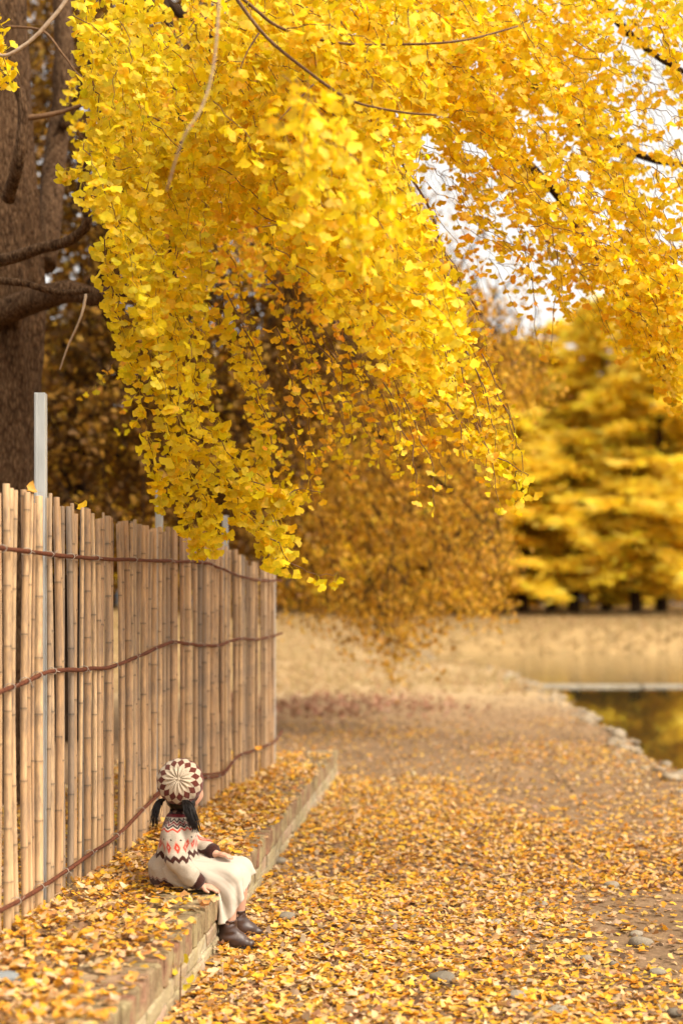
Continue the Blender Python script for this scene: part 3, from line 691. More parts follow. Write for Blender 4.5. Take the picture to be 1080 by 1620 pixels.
# sprays that make the lower outline
S = lambda Y, *p: [(x, y, Y + .12 * i) for i, (x, y) in enumerate(p)]
HAND = [(S(5.7, (150, 130), (172, 300), (175, 450)), 'G'), (S(5.8, (165, 380), (190, 500), (215, 600), (240, 720), (255, 790)), 'G'), (S(5.9, (200, 380), (235, 530), (265, 680), (285, 780), (312, 862)), 'G'),
        (S(6.0, (250, 420), (290, 560), (340, 660), (400, 740), (470, 780)), 'G'), (S(6.1, (260, 600), (300, 720), (330, 790), (330, 850)), 'G'), (S(6.2, (330, 720), (380, 780), (430, 850), (455, 890)), 'G'),
        (S(5.9, (300, 640), (370, 730), (430, 800), (440, 880)), 'G'), (S(5.9, (430, 850), (465, 893), (500, 912), (536, 906)), 'T'), (S(6.4, (330, 480), (390, 590), (420, 690), (405, 750)), 'G'),
        (S(6.9, (365, 400), (395, 520), (405, 620), (395, 720)), 'O'), (S(6.6, (455, 400), (485, 540), (515, 660), (500, 760)), 'O'), (S(6.3, (500, 380), (545, 540), (580, 640), (632, 738)), 'O'),
        (S(6.1, (560, 380), (605, 560), (650, 660), (690, 700)), 'O'), (S(6.0, (600, 330), (665, 540), (715, 650), (765, 705), (795, 730)), 'Y'), (S(6.0, (790, 725), (822, 742), (838, 768)), 'T'), (S(6.0, (815, 745), (820, 780), (802, 800)), 'T'),
        (S(6.2, (660, 330), (715, 480), (755, 580), (775, 660), (790, 700)), 'Y'), (S(6.4, (690, 380), (740, 470), (770, 560), (750, 640)), 'O'), (S(6.0, (540, 360), (590, 480), (640, 580), (700, 650)), 'Y'),
        (S(6.0, (300, 690), (360, 755), (430, 785), (452, 860)), 'G'), (S(6.1, (340, 750), (385, 810), (420, 850), (428, 888)), 'G'), (S(6.0, (280, 700), (320, 780), (345, 840), (318, 868)), 'G'), (S(6.0, (400, 760), (440, 775), (470, 790)), 'G'), (S(6.1, (460, 780), (490, 775), (508, 772)), 'T'),
        (S(7.6, (110, 120), (125, 210), (150, 280), (160, 330)), 'G'), (S(6.2, (120, 20), (135, 110), (160, 200)), 'G'), (S(5.9, (300, 230), (250, 260), (180, 265), (95, 268)), 'G'), (S(6.6, (320, 420), (350, 470), (365, 560)), 'O'),
        (S(7.2, (190, 560), (160, 600), (130, 625)), 'OT'), (S(7.2, (215, 520), (205, 600), (190, 680)), 'OT'), (S(6.9, (880, 380), (880, 470), (870, 560)), 'OT'), (S(6.9, (830, 400), (845, 480), (850, 560)), 'OT'),
        (S(6.6, (960, 400), (1000, 500), (1040, 580), (1085, 650)), 'Y'), (S(6.2, (1010, 420), (1050, 520), (1080, 600)), 'Y'), (S(6.0, (1060, 400), (1080, 500), (1095, 640)), 'Y'), (S(7.0, (900, 400), (940, 470), (975, 560)), 'OT'),
        (S(6.0, (-30, -20), (0, 40), (8, 100)), 'Y'), (S(6.0, (-20, 20), (5, 90), (15, 120)), 'Y')]
for pts, k in HAND:
    if k == 'G': strand(pts, YEL, W_G, .030, (3, 6), (.028, .044))
    elif k == 'Y': strand(pts, YEL, W_Y, .034, (2, 6))
    elif k == 'O': strand(pts, ORA, W_O, .044, (2, 5), (.023, .034))
    elif k == 'OT': strand(pts, ORA, W_O, .06, (1, 4), (.025, .034))
    else: strand(pts, YEL, W_Y, .040, (1, 4))
# filled masses: polygon, number, depth range, direction, kind
def gaps(x, y):                                                  # where the sky shows through
    g = 1.0
    for cx, cy, rx, ry, a, k in ((785, 365, 225, 98, .85, .88), (1045, 165, 175, 115, 1.2, .85), (925, 500, 30, 50, 0, .95), (930, 300, 60, 40, .6, .6), (1000, 370, 60, 50, .4, .55), (690, 270, 50, 30, .4, .6), (900, 200, 70, 30, .4, .4), (1070, 420, 30, 60, 0, .6)):
        dx, dy = x - cx, y - cy; u = (dx * math.cos(a) + dy * math.sin(a)) / rx; v = (-dx * math.sin(a) + dy * math.cos(a)) / ry
        g *= 1 - k * np.exp(-(u * u + v * v) ** 1.5)
    return g
def fill(poly, n, Yr, dr, L, cols, w, gap=.038, per=(2, 5), size=(.026, .042)):
    xs_, ys_ = zip(*poly); k = 0; tries = 0
    while k < n and tries < n * 40:
        tries += 1
        x = R.uniform(min(xs_), max(xs_)); y = R.uniform(min(ys_), max(ys_))
        if not in_poly(x, y, poly): continue
        Y = R.uniform(*Yr); ln = R.uniform(*L) * F / Y; a = dr + R.normal(0, .45)
        p = [(x, y, Y)]; 
        for i in range(3):
            aa = a + (math.pi / 2 - a) * (i * .22); x += math.cos(aa) * ln / 3; y += math.sin(aa) * ln / 3; p.append((x, y, Y + R.normal(0, .10)))
        if not in_poly(x, y, poly): continue
        strand(p, cols, w, gap, per, size, r=.0017, dens=lambda X, Y_: gaps(X, Y_) * (1.0 if in_poly(X, Y_, poly) else .25)); k += 1
PL = [(105, -90), (120, 60), (150, 200), (90, 262), (120, 330), (165, 330), (160, 440), (190, 540), (230, 680), (330, 700), (350, 640), (320, 520), (330, 420), (430, 420), (480, 300), (480, -90)]
PC = [(330, -90), (330, 360), (440, 430), (520, 490), (600, 570), (690, 620), (740, 640), (760, 560), (730, 470), (680, 370), (640, 270), (700, 180), (900, -90)]
PR = [(560, -90), (560, 160), (640, 260), (760, 420), (900, 520), (1000, 560), (1060, 640), (1200, 700), (1300, 400), (1300, -90)]
PB = [(110, -60), (170, 300), (200, 480), (330, 560), (560, 520), (640, 420), (560, -60)]
fill(PL, 85, (5.5, 6.8), 1.30, (.35, .75), YEL, W_G)
fill(PC, 225, (5.0, 6.9), .95, (.40, .85), YEL, W_Y)
fill(PR, 390, (6.2, 8.4), .85, (.40, .80), YEL, [4, 1.5, 4, .3, .5])
# nearer, softly out of focus sprays
fill([(380, 120), (380, 330), (520, 420), (640, 420), (640, 120)], 10, (3.9, 4.6), 1.0, (.25, .45), YEL, W_Y, .036, (2, 5), (.026, .038))
fill(PB, 130, (7.2, 9.6), 1.2, (.40, .80), ORA, W_O, .045)
fill([(-250, -200), (-250, -60), (1300, -60), (1300, -260)], 60, (5.5, 8.5), 1.2, (.4, .8), YEL, W_Y, .05)   # above the frame
FR = [(340, 430), (380, 640), (430, 740), (520, 760), (640, 740), (790, 720), (800, 640), (740, 480), (600, 380)]
for i in range(84):
    while True:
        x, y = R.uniform(340, 790), R.uniform(380, 660)
        if in_poly(x, y, FR): break
    Y = R.uniform(5.6, 7.6); L_ = R.uniform(.22, .5) * F / Y
    strand([(x, y, Y), (x + L_ * .18, y + L_ * .35, Y), (x + L_ * .28, y + L_ * .7, Y), (x + L_ * .30, y + L_, Y)], *((ORA, W_O) if R.random() < .55 else (YEL, W_Y)), .05, (1, 4), (.022, .033))
for i in range(36):                                       # thin sprays crossing the sky gap
    x, y = R.uniform(640, 900), R.uniform(230, 430); Y = R.uniform(6.4, 8.6); L_ = R.uniform(.3, .6) * F / Y; a_ = R.normal(1.0, .25)
    strand([(x, y, Y), (x + L_ * .5 * math.cos(a_), y + L_ * .5 * math.sin(a_), Y), (x + L_ * .85 * math.cos(a_), y + L_ * math.sin(a_), Y)], ORA, W_O, .055, (1, 4), (.024, .038), None, .85, .0013)
GL.done()
top, rest = split_top(GL, 300)
o = rel(obj('foliage', GL.mesh_lod(rest, (TR, TRF, TRN), 'foliage', leaf_m, 7.4), gk, kind='stuff'), tb)
rel(obj('twigs', TW.mesh('twigs', MAT['twig_bark']), gk, kind='stuff'), tb)
GL.objects(top, (TR, TRF, TRN), 'leaf', leaf_m, gk, tb)

# ------------------------------------------------------------------ trees behind the fence: canopy shade put into brown-gold leaf colours
def clump_tree(name, base, poly, n, Yr, cols, w, label, trunk, cat='tree', size=(.035, .055), group=None, branches=(), mat='dark_bark', clump=26, spread=.20):
    t = empty(name, base, label, cat, group)
    mb = MB(); 
    tube(mb, catmull([np.array(p) for p in trunk[0]], 24), np.linspace(trunk[1], trunk[2], 24), 12, wob=.06); rel(obj('trunk', mb.mesh('trunk', MAT[mat]), t), base)
    for pts, r0, r1 in branches:
        mb = MB(); tube(mb, catmull([P(*p) for p in pts], 20), np.linspace(r0, r1, 20), 7, wob=.06); rel(obj('branch', mb.mesh('branch', MAT[mat]), t), base)
    xs_, ys_ = zip(*poly); LS = Leaves(); tot = 0
    cx = R.uniform(min(xs_), max(xs_), n * 6); cy = R.uniform(min(ys_), max(ys_), n * 6); ok = in_poly(cx, cy, poly); cx, cy = cx[ok][:n], cy[ok][:n]
    tw = MB()
    for x, y in zip(cx, cy):
        Y = R.uniform(*Yr); c = P(x, y, Y); m = clump; L = R.uniform(.25, .8)
        dr = norm(np.array([R.normal(.2, .5), R.normal(0, .5), -1.0])); tt = R.random(m)
        pos = c + dr * (tt * L)[:, None] + R.normal(0, spread * .5, (m, 3))
        d = R.normal(0, 1, (m, 3)) + (0, 0, -.8); LS.add(pos, d, R.normal(0, 1, (m, 3)), R.uniform(*size, m), lerp_cols(m, cols, w) * (.8 + .4 * R.random()))
        tube(tw, [c - dr * .3, c, c + dr * L * .9], [.008, .006, .002], 4, False)
    LS.done(); rel(obj('foliage', LS.mesh(np.arange(len(LS.pos)), (TS, TSF, TSN), 'foliage', farleaf_m), t, kind='stuff'), base)
    rel(obj('twigs', tw.mesh('twigs', MAT[mat]), t, kind='stuff'), base); return t
SHADE_BRN = [(.50, .25, .018), (.62, .33, .025), (.34, .16, .016), (.76, .44, .035), (.22, .10, .012)]  # yellow leaves under the canopy, their shade painted in as brown
DEEP_SHADE_BRN = [tuple(v * .60 for v in c) for c in SHADE_BRN]  # same leaf browns darkened again, deeper shade painted into the colour
gzf = lambda x, y: float(ground_z(np.array(x), np.array(y)))
clump_tree('shaded_ginkgo', (-3.0, 15, 0), [(-80, -80), (-80, 860), (250, 880), (420, 900), (470, 700), (580, 560), (600, 240), (440, -80)], 2000, (13, 17), DEEP_SHADE_BRN, [3, 1.2, 3, .4, 3],
           'dark brown-gold tree with shade put into its leaf colour directly behind the bamboo fence', size=(.045, .070), trunk=([(-3.0, 15, gzf(-3, 15) - .1), (-2.95, 15, 2.0), (-2.7, 15, 4.2), (-2.2, 15.3, 8)], .26, .12),
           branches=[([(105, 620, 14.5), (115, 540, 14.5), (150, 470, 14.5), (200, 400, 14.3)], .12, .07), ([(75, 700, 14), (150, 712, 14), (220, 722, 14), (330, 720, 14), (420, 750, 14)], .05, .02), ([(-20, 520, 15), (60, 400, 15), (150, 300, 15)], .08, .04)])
clump_tree('drooping_ginkgo', (-.2, 19, 0), [(440, 420), (430, 940), (540, 945), (580, 985), (615, 1030), (650, 970), (700, 940), (790, 930), (800, 830), (760, 700), (860, 560), (800, 480), (720, 420), (620, 300)], 900, (14.5, 21), SHADE_BRN, [3, 4, 1.2, 3, .6],
           'golden-brown tree with a low drooping branch beyond the fence end', ([(-1.75, 19, gzf(-1.75, 19) - .1), (-1.7, 19, 2.5), (-1.0, 19.2, 5), (.0, 19, 8)], .22, .08),
           branches=[([(480, 700, 19), (560, 760, 18), (620, 860, 17), (600, 950, 16), (622, 1020, 15.5)], .03, .004), ([(540, 640, 18), (640, 720, 17), (740, 800, 16), (800, 880, 15.5)], .05, .008)])
clump_tree('bare_topped_ginkgo', (2.0, 24, 0), [(640, 250), (560, 560), (720, 640), (850, 590), (870, 520), (820, 430), (760, 330)], 75, (20, 25), SHADE_BRN, [2, 2, 3, .5, 2],
           'sparse brown treetop showing against the white sky gap', ([(-2.4, 24, -.1), (-2.2, 24, 3), (-1.0, 24, 5.5), (.8, 24, 8.5)], .16, .04),
           branches=[([(560, 700, 24), (640, 560, 24), (720, 430, 24), (770, 360, 24)], .07, .015), ([(600, 640, 24), (700, 560, 24), (820, 520, 24)], .06, .015)], clump=18, spread=.35)

# ------------------------------------------------------------------ far wood: feathery conifers turned yellow
def conifer(px, Y, H, Wd, cols, w, label, n=3600, low=.10, seed=0):
    X = (px - 540) * Y / F; bz = gzf(X, Y); base = np.array([X, Y, bz]); t = empty('larch_tree', base, label, 'tree', 'trees in the wood on the far bank')
    mb = MB(); hz = np.linspace(0, H * .97, 16); tube(mb, np.stack([.15 * np.sin(hz * .4 + seed), 0 * hz, hz - .2], -1), np.linspace(.34, .03, 16), 8, wob=.05); obj('trunk', mb.mesh('trunk', MAT['dark_bark']), t)
    V, Fs, C = [], [], []; bm = MB(); nbr = int(120 * H / 16)
    for i in range(nbr):
        tt = low + (1 - low) * (i + R.random()) / nbr; a = R.random() * 6.283; Lb = Wd / 2 * (1 - tt) ** .72 * R.uniform(.6, 1.15) + .3
        r0 = np.array([0, 0, tt * H]); s = np.linspace(0, 1, 9)[:, None]; dirv = np.array([math.cos(a), math.sin(a), 0])
        up = R.normal(.16, .08); path = r0 + dirv * Lb * s + np.array([0, 0, 1]) * (up * Lb * s - .26 * Lb * s ** 2)
        tube(bm, path, np.linspace(.03, .006, 9), 4, False)
        m = int(n / nbr * R.uniform(.7, 1.3) * (.4 + Lb / (Wd / 2))); u = R.random(m) ** .7; pp = r0 + dirv * Lb * u[:, None] + np.array([0, 0, 1]) * (up * Lb * u - .26 * Lb * u ** 2)[:, None]
        side = np.cross(dirv, (0, 0, 1)); sg = np.where(R.random(m) < .5, -1, 1); dd = norm(dirv * .8 + side * (sg * R.uniform(.4, 1.8, m))[:, None] + np.stack([0 * u, 0 * u, R.normal(-.02, .22, m)], -1))
        ln = R.uniform(.5, 1.25, m) * (1.1 - .4 * u) * (Wd / 10); wv = norm(np.cross(dd, R.normal(0, 1, (m, 3)))) * (ln * .11)[:, None]
        pp = pp + R.normal(0, .10, (m, 3)) * (2.2, 2.2, .6)
        q = np.stack([pp - wv * .5, pp + dd * (ln * .55)[:, None] - wv, pp + dd * ln[:, None], pp + dd * (ln * .5)[:, None] + wv], 1)
        k0 = sum(len(v) for v in V); V.append(q.reshape(-1, 3)); Fs.append(k0 + np.arange(m * 4).reshape(m, 4)); C.append(np.repeat(lerp_cols(m, cols, w) * R.uniform(.8, 1.15), 4, 0))
    obj('foliage', mesh_np('foliage', np.concatenate(V), np.concatenate(Fs), farleaf_m, np.clip(np.concatenate(C), 0, .95), False), t, kind='stuff')
    obj('branches', bm.mesh('branches', MAT['dark_bark']), t, kind='stuff')
BR = [(.96, .71, .05), (.96, .67, .04), (.96, .77, .12), (.94, .61, .04)]; MD = [(.95, .64, .04), (.96, .69, .05), (.92, .57, .035), (.86, .50, .03)]
for i, a in enumerate([(1045, 70, 15.0, 10.5, BR, 'brightest yellow conifer at the right edge of the far bank'), (955, 74, 15.5, 9.5, BR, 'bright yellow conifer second from the right on the far bank'),
          (868, 79, 15.0, 10, BR, 'yellow conifer on the far bank below the small sky gap'), (790, 76, 13.5, 9.5, MD, 'gold conifer on the far bank under the lowest leaf tip'),
          (715, 84, 14, 10, MD, 'gold conifer on the far bank right of the drooping branch'), (640, 78, 13, 9, MD, 'gold conifer on the far bank behind the drooping branch'),
          (560, 86, 15, 10, MD, 'gold conifer on the far side left of the drooping branch'), (480, 80, 15, 10, MD, 'gold conifer on the far side just right of the fence end'),
          (1150, 80, 18, 11, BR, 'yellow conifer half outside the right edge of the wood'), (390, 84, 15, 11, MD, 'gold conifer seen over the fence end'), (290, 88, 16, 12, MD, 'gold conifer seen over the middle of the fence'), (180, 84, 16, 12, MD, 'gold conifer seen over the fence left of the leaf spray'), (70, 90, 17, 12, MD, 'gold conifer seen over the fence beside the big trunk'),
          (905, 70, 8.5, 8, BR, 'short bright yellow conifer in front of the wood below the small sky gap'), (1000, 69, 7.5, 7.5, BR, 'short bright yellow conifer in front of the wood near the right edge'), (825, 70, 9.5, 8.5, BR, 'short gold conifer in front of the wood under the leaf tip'), (745, 69, 8.5, 8, MD, 'short gold conifer in front of the wood left of the leaf tip'), (680, 71, 8, 8, MD, 'short gold conifer in front of the wood beside the drooping branch'), (590, 72, 8, 8, MD, 'short gold conifer in front of the wood left of the drooping branch'), (510, 73, 8, 8, MD, 'short gold conifer in front of the wood near the fence end'),
          (1010, 98, 16, 11, MD, 'conifer in the second row of the wood at right'), (900, 100, 15.5, 12, MD, 'conifer in the second row of the wood below the sky gap'), (820, 102, 15, 12, MD, 'conifer in the second row right of the middle'), (750, 99, 14, 12, MD, 'conifer in the second row behind the lowest leaf tip'), (670, 104, 14, 12, MD, 'conifer in the second row behind the drooping branch'), (590, 101, 15, 12, MD, 'conifer in the second row left of the drooping branch'), (520, 105, 15, 12, MD, 'conifer in the second row near the fence end'), (440, 102, 16, 12, MD, 'conifer in the second row seen just over the fence end'), (1100, 103, 18, 12, MD, 'conifer in the second row at the right edge')]):
    px, Y, H, Wd, cols, lab = a; Wd *= 1.3; H *= 1.08
    conifer(px, Y, H, Wd, cols, [4, 4, 2, 1.5] if cols is BR else [3, 3, 2, 1.5], lab, (12000 if H > 11 else 7000) if Y < 92 else 6000, (.13 if H > 11 else .12) if Y < 92 else .03, i)
# ------------------------------------------------------------------ the child sitting on the ledge
class SDF:
    def __init__(s, lo, hi, h):
        s.lo = np.array(lo, float); s.h = h; s.n = np.ceil((np.array(hi) - s.lo) / h).astype(int) + 1
        s.F = np.full(s.n, .5, np.float32); s.ax = [s.lo[i] + h * np.arange(s.n[i]) for i in range(3)]
    def blk(s, lo, hi):
        a = np.clip(((np.array(lo) - s.lo) / s.h).astype(int) - 1, 0, s.n); b = np.clip(((np.array(hi) - s.lo) / s.h).astype(int) + 2, 0, s.n)
        sl = tuple(slice(i, j) for i, j in zip(a, b)); g = np.meshgrid(*[s.ax[i][sl[i]] for i in range(3)], indexing='ij'); return sl, np.stack(g, -1)
    def put(s, sl, d, k, sub=False):
        A = s.F[sl]
        if sub: d = -d; s.F[sl] = np.maximum(A, d) if k <= 0 else A + (d - A) * np.clip(.5 + .5 * (d - A) / k, 0, 1) + k * np.clip(.5 + .5 * (d - A) / k, 0, 1) * (1 - np.clip(.5 + .5 * (d - A) / k, 0, 1)); return
        if k <= 0: s.F[sl] = np.minimum(A, d); return
        h = np.clip(.5 + .5 * (A - d) / k, 0, 1); s.F[sl] = A + (d - A) * h - k * h * (1 - h)
    def cap(s, a, b, ra, rb=None, k=.012, sub=False, flat=None):
        """round cone; flat=(axis vector, factor) squashes it"""
        rb = ra if rb is None else rb; a = np.array(a, float); b = np.array(b, float); m = max(ra, rb) * (1.0 if flat is None else max(1, 1 / flat[1])) + .035
        sl, p = s.blk(np.minimum(a, b) - m, np.maximum(a, b) + m)
        if p.size == 0: return
        ab = b - a; t = np.clip(((p - a) @ ab) / (ab @ ab + 1e-12), 0, 1); q = p - a - t[..., None] * ab
        if flat is not None:
            v = np.array(flat[0], float); v /= np.linalg.norm(v); q = q + (q @ v)[..., None] * v * (1 / flat[1] - 1)
            d = (np.linalg.norm(q, axis=-1) - (ra + (rb - ra) * t)) * min(1, flat[1])
        else: d = np.linalg.norm(q, axis=-1) - (ra + (rb - ra) * t)
        s.put(sl, d, k, sub)
    def ell(s, c, r, k=.012, rot=None, sub=False):
        c = np.array(c, float); r = np.array(r, float); m = r.max() + .03; sl, p = s.blk(c - m, c + m); q = p - c
        if rot is not None: q = q @ np.asarray(rot)
        k0 = np.linalg.norm(q / r, axis=-1); k1 = np.linalg.norm(q / r ** 2, axis=-1); s.put(sl, k0 * (k0 - 1) / (k1 + 1e-9), k, sub)
    def noise(s, amp, sc, seed=0, stretch=(1, 1, 1)):
        g = np.stack(np.meshgrid(*s.ax, indexing='ij'), -1); near = np.abs(s.F) < .03
        s.F[near] += (amp * vnoise(g[near] * stretch, sc, seed)).astype(np.float32)
    def mesh(s):
        Fv = s.F; ins = Fv < 0; n = np.array(Fv.shape) - 1
        cnt = np.zeros(n, int)
        C = [(i, j, k) for i in (0, 1) for j in (0, 1) for k in (0, 1)]
        sub = lambda A, c: A[c[0]:c[0] + n[0], c[1]:c[1] + n[1], c[2]:c[2] + n[2]]
        for c in C: cnt += sub(ins, c)
        act = (cnt > 0) & (cnt < 8); ii = np.stack(np.nonzero(act), -1); idx = np.full(n, -1); idx[act] = np.arange(len(ii))
        acc = np.zeros((len(ii), 3)); w = np.zeros(len(ii))
        for c in C:
            for ax in range(3):
                if c[ax]: continue
                e = list(c); e[ax] = 1
                fa = Fv[ii[:, 0] + c[0], ii[:, 1] + c[1], ii[:, 2] + c[2]]; fb_ = Fv[ii[:, 0] + e[0], ii[:, 1] + e[1], ii[:, 2] + e[2]]
                x = (fa < 0) != (fb_ < 0); t = np.where(x, fa / (fa - fb_ + 1e-12), 0); p = np.tile(np.array(c, float), (len(ii), 1)); p[:, ax] = t
                acc += p * x[:, None]; w += x
        V = s.lo + s.h * (ii + acc / np.maximum(w, 1)[:, None]); Q = []
        for ax in range(3):
            b, c = (ax + 1) % 3, (ax + 2) % 3
            s0 = [slice(None)] * 3; s1 = [slice(None)] * 3; s0[ax] = slice(0, -1); s1[ax] = slice(1, None)
            A, B = ins[tuple(s0)], ins[tuple(s1)]
            for flip, M in ((False, A & ~B), (True, ~A & B)):
                q = np.stack(np.nonzero(M), -1); q = q[(q[:, b] > 0) & (q[:, c] > 0) & (q[:, b] < n[b]) & (q[:, c] < n[c]) & (q[:, ax] < n[ax])]
                def g(db, dc):
                    r = q.copy(); r[:, b] -= db; r[:, c] -= dc; return idx[r[:, 0], r[:, 1], r[:, 2]]
                f4 = np.stack([g(1, 1), g(0, 1), g(0, 0), g(1, 0)], -1); Q.append(f4[:, ::-1] if flip else f4)
        return V, np.concatenate(Q)

PB0 = np.array([-.700, 5.76, LH + .012])
child = empty('person', PB0, 'small child in patterned sweater, white skirt and checkered cap seated on the brick ledge', 'person')
def cloth_mat(name, rough=.9, bscale=260, bstr=.35, sheen=.3, tint=None):
    m, N, L = new_mat(name); v = n_map(N, L); n = n_noise(N, L, bscale, 3, .6, v); r = n_ramp(N, L, n.outputs[0], [(.25, (.86, .86, .86)), (.75, (1.06, 1.06, 1.06))])
    c = n_mix(N, L, 1.0, attr_col(N) if tint is None else tint, r.outputs[0], 'MULTIPLY'); b = n_bsdf(N, L, c, rough, .15, n.outputs[0], bstr, .004)
    b.inputs['Sheen Weight'].default_value = sheen; return m
knit = cloth_mat('knit', .95, 190, .8, .15); linen = cloth_mat('linen', .9, 420, .25, .1, (.47, .41, .335))
m, N, L = new_mat('skin'); v = n_map(N, L); n = n_noise(N, L, 30, 3, .5, v); c = attr_col(N); b = n_bsdf(N, L, c, .5, .35, n.outputs[0], .05, .002); b.inputs['Subsurface Weight'].default_value = .15; b.inputs['Subsurface Radius'].default_value = (.01, .004, .002)
m, N, L = new_mat('hair'); v = n_map(N, L, (1, 1, .08)); n = n_noise(N, L, 500, 2, .5, v); r = n_ramp(N, L, n.outputs[0], [(.3, (.003, .002, .0015)), (.7, (.012, .006, .004))]); b = n_bsdf(N, L, r.outputs[0], .42, .25, n.outputs[0], .3, .002)
simple('boot_leather', [(.3, (.028, .012, .008)), (.7, (.060, .028, .018))], 24, .40, .5, .25, .004)
simple('boot_sole', [(.3, (.015, .010, .008)), (.7, (.03, .02, .016))], 24, .7, .3)

HF = norm(np.array([.50, .86, -.10]))                    # where the face looks
HL = norm(np.cross((0, 0, 1), HF)); HU = np.cross(HF, HL)  # child's left, up
HC = np.array([.046, .036, .398])
def hd(f, l, u): return HC + HF * f + HL * l + HU * u
HROT = np.stack([HF, HL, HU], 1)
NK, FK = np.array([.245, -.072, .045]), np.array([.275, .105, .045])      # knees (near, far)
NA, FA = np.array([.238, -.070, -.175]), np.array([.262, .125, -.175])    # ankles
# --- body: one continuous surface
B = SDF((-.14, -.18, -.26), (.36, .21, .52), .0036)
B.ell((.01, .01, .07), (.075, .085, .075), .02); B.cap((.005, .01, .09), (.02, .01, .235), .062, .056, .03, flat=((1, 0, 0), .85)); B.cap((.015, -.050, .232), (.02, .070, .232), .026, .026, .03)
B.cap((.022, .01, .27), tuple(HC + (-.005, 0, -.05)), .031, .030, .015)
B.ell(HC + HU * .012, (.082, .071, .088), .01, HROT); B.ell(hd(.030, 0, -.038), (.052, .052, .052), .02, HROT); B.ell(hd(.055, .028, -.028), (.024, .024, .024), .018); B.ell(hd(.055, -.028, -.028), (.024, .024, .024), .018)
B.cap(hd(.080, 0, -.004), hd(.090, 0, -.020), .006, .009, .008); B.ell(hd(.070, 0, -.066), (.016, .02, .013), .012, HROT)
B.ell(hd(.079, 0, -.042), (.006, .017, .0045), .004, HROT); B.ell(hd(.078, 0, -.049), (.006, .014, .0045), .004, HROT)
for sg in (1, -1):
    B.ell(hd(-.004, sg * .073, -.012), (.015, .006, .022), .005, HROT); B.ell(hd(.080, sg * .028, .004), (.010, .014, .009), .004, HROT, sub=True); B.ell(hd(.070, sg * .028, .004), (.012, .013, .011), .003, HROT)
# arms: near (right) hand on the ledge edge, far (left) hand in the lap
B.cap((.005, -.078, .225), (.040, -.145, .125), .025, .023, .015); B.cap((.040, -.145, .125), (.128, -.138, .026), .022, .016, .01)
B.cap((.03, .092, .225), (.075, .125, .125), .025, .023, .015); B.cap((.075, .125, .135), (.172, .055, .120), .022, .016, .01)
def hand(w, d, up, s=1.0, curl_=.25, thumb=1, spread=.16):
    """palm from wrist w along d, five fingers of unequal length with knuckle bends"""
    w = np.array(w, float); d = norm(np.array(d, float)); up = np.array(up, float); up = norm(up - d * (up @ d)); sd_ = np.cross(d, up)
    pal = w + d * .026 * s
    B.cap(w, w + d * .034 * s, .014 * s, .017 * s, .008, flat=(up, .62))
    for i, (o, ln) in enumerate(((-.0135, .026), (-.0045, .031), (.0045, .029), (.0130, .022))):
        k0 = w + d * .040 * s + sd_ * o * s + up * .001; dd = norm(d + sd_ * o * spread * 60 * .3)
        k1 = k0 + (dd * math.cos(curl_) - up * math.sin(curl_)) * ln * .5 * s; k2 = k1 + (dd * math.cos(curl_ * 2.6) - up * math.sin(curl_ * 2.6)) * ln * .32 * s; k3 = k2 + (dd * math.cos(curl_ * 3.8) - up * math.sin(curl_ * 3.8)) * ln * .26 * s
        B.cap(k0 - dd * .01, k1, .0056 * s, .0053 * s, .004); B.cap(k1, k2, .0053 * s, .005 * s, .002); B.cap(k2, k3, .005 * s, .0044 * s, .002)
    t0 = w + d * .010 * s + sd_ * thumb * .012 * s; t1 = t0 + (d * .55 + sd_ * thumb * .8 - up * .15) * .019 * s; t2 = t1 + (d * .9 + sd_ * thumb * .35 - up * .2) * .016 * s
    B.cap(t0, t1, .0075 * s, .006 * s, .006); B.cap(t1, t2, .006 * s, .005 * s, .003)
hand((.128, -.138, .026), (.85, .05, -.22), (.2, -.15, 1), 1.15, .16, 1)
hand((.172, .055, .120), (.90, -.35, -.08), (.15, 0, 1), 1.1, .16, -1)
# legs
B.cap((.02, -.045, .055), NK, .058, .046, .02); B.cap(NK, NA, .040, .026, .012); B.cap((.02, .06, .055), FK, .058, .046, .02); B.cap(FK, FA, .040, .026, .012)
for A in (NA, FA): B.cap(A, A + (.045, 0, -.035), .024, .016, .01)
V, Q = B.mesh()
col = np.tile((.48, .265, .18), (len(V), 1)); 
dm = np.linalg.norm((V - hd(.080, 0, -.0455)) @ HROT / (.012, .018, .010), axis=1); col[dm < 1] = (.60, .20, .17)
for sg in (1, -1):
    dc = np.linalg.norm(V - hd(.060, sg * .032, -.028), axis=1); w_ = np.clip(1 - dc / .032, 0, 1)[:, None]; col = col * (1 - w_ * .5) + np.array((.78, .36, .27)) * w_ * .5
    de = np.linalg.norm((V - hd(.080, sg * .028, .004)) @ HROT / (.02, .0125, .0065), axis=1); col[de < 1] = (.85, .82, .78); di = np.linalg.norm(V - hd(.083, sg * .027, .004), axis=1); col[di < .0075] = (.02, .012, .01)
    db = np.linalg.norm((V - hd(.078, sg * .029, .024)) @ HROT / (.02, .018, .0035), axis=1); col[db < 1] = (.03, .018, .012)
obj('body', mesh_np('body', V, Q, MAT['skin'], col), child)

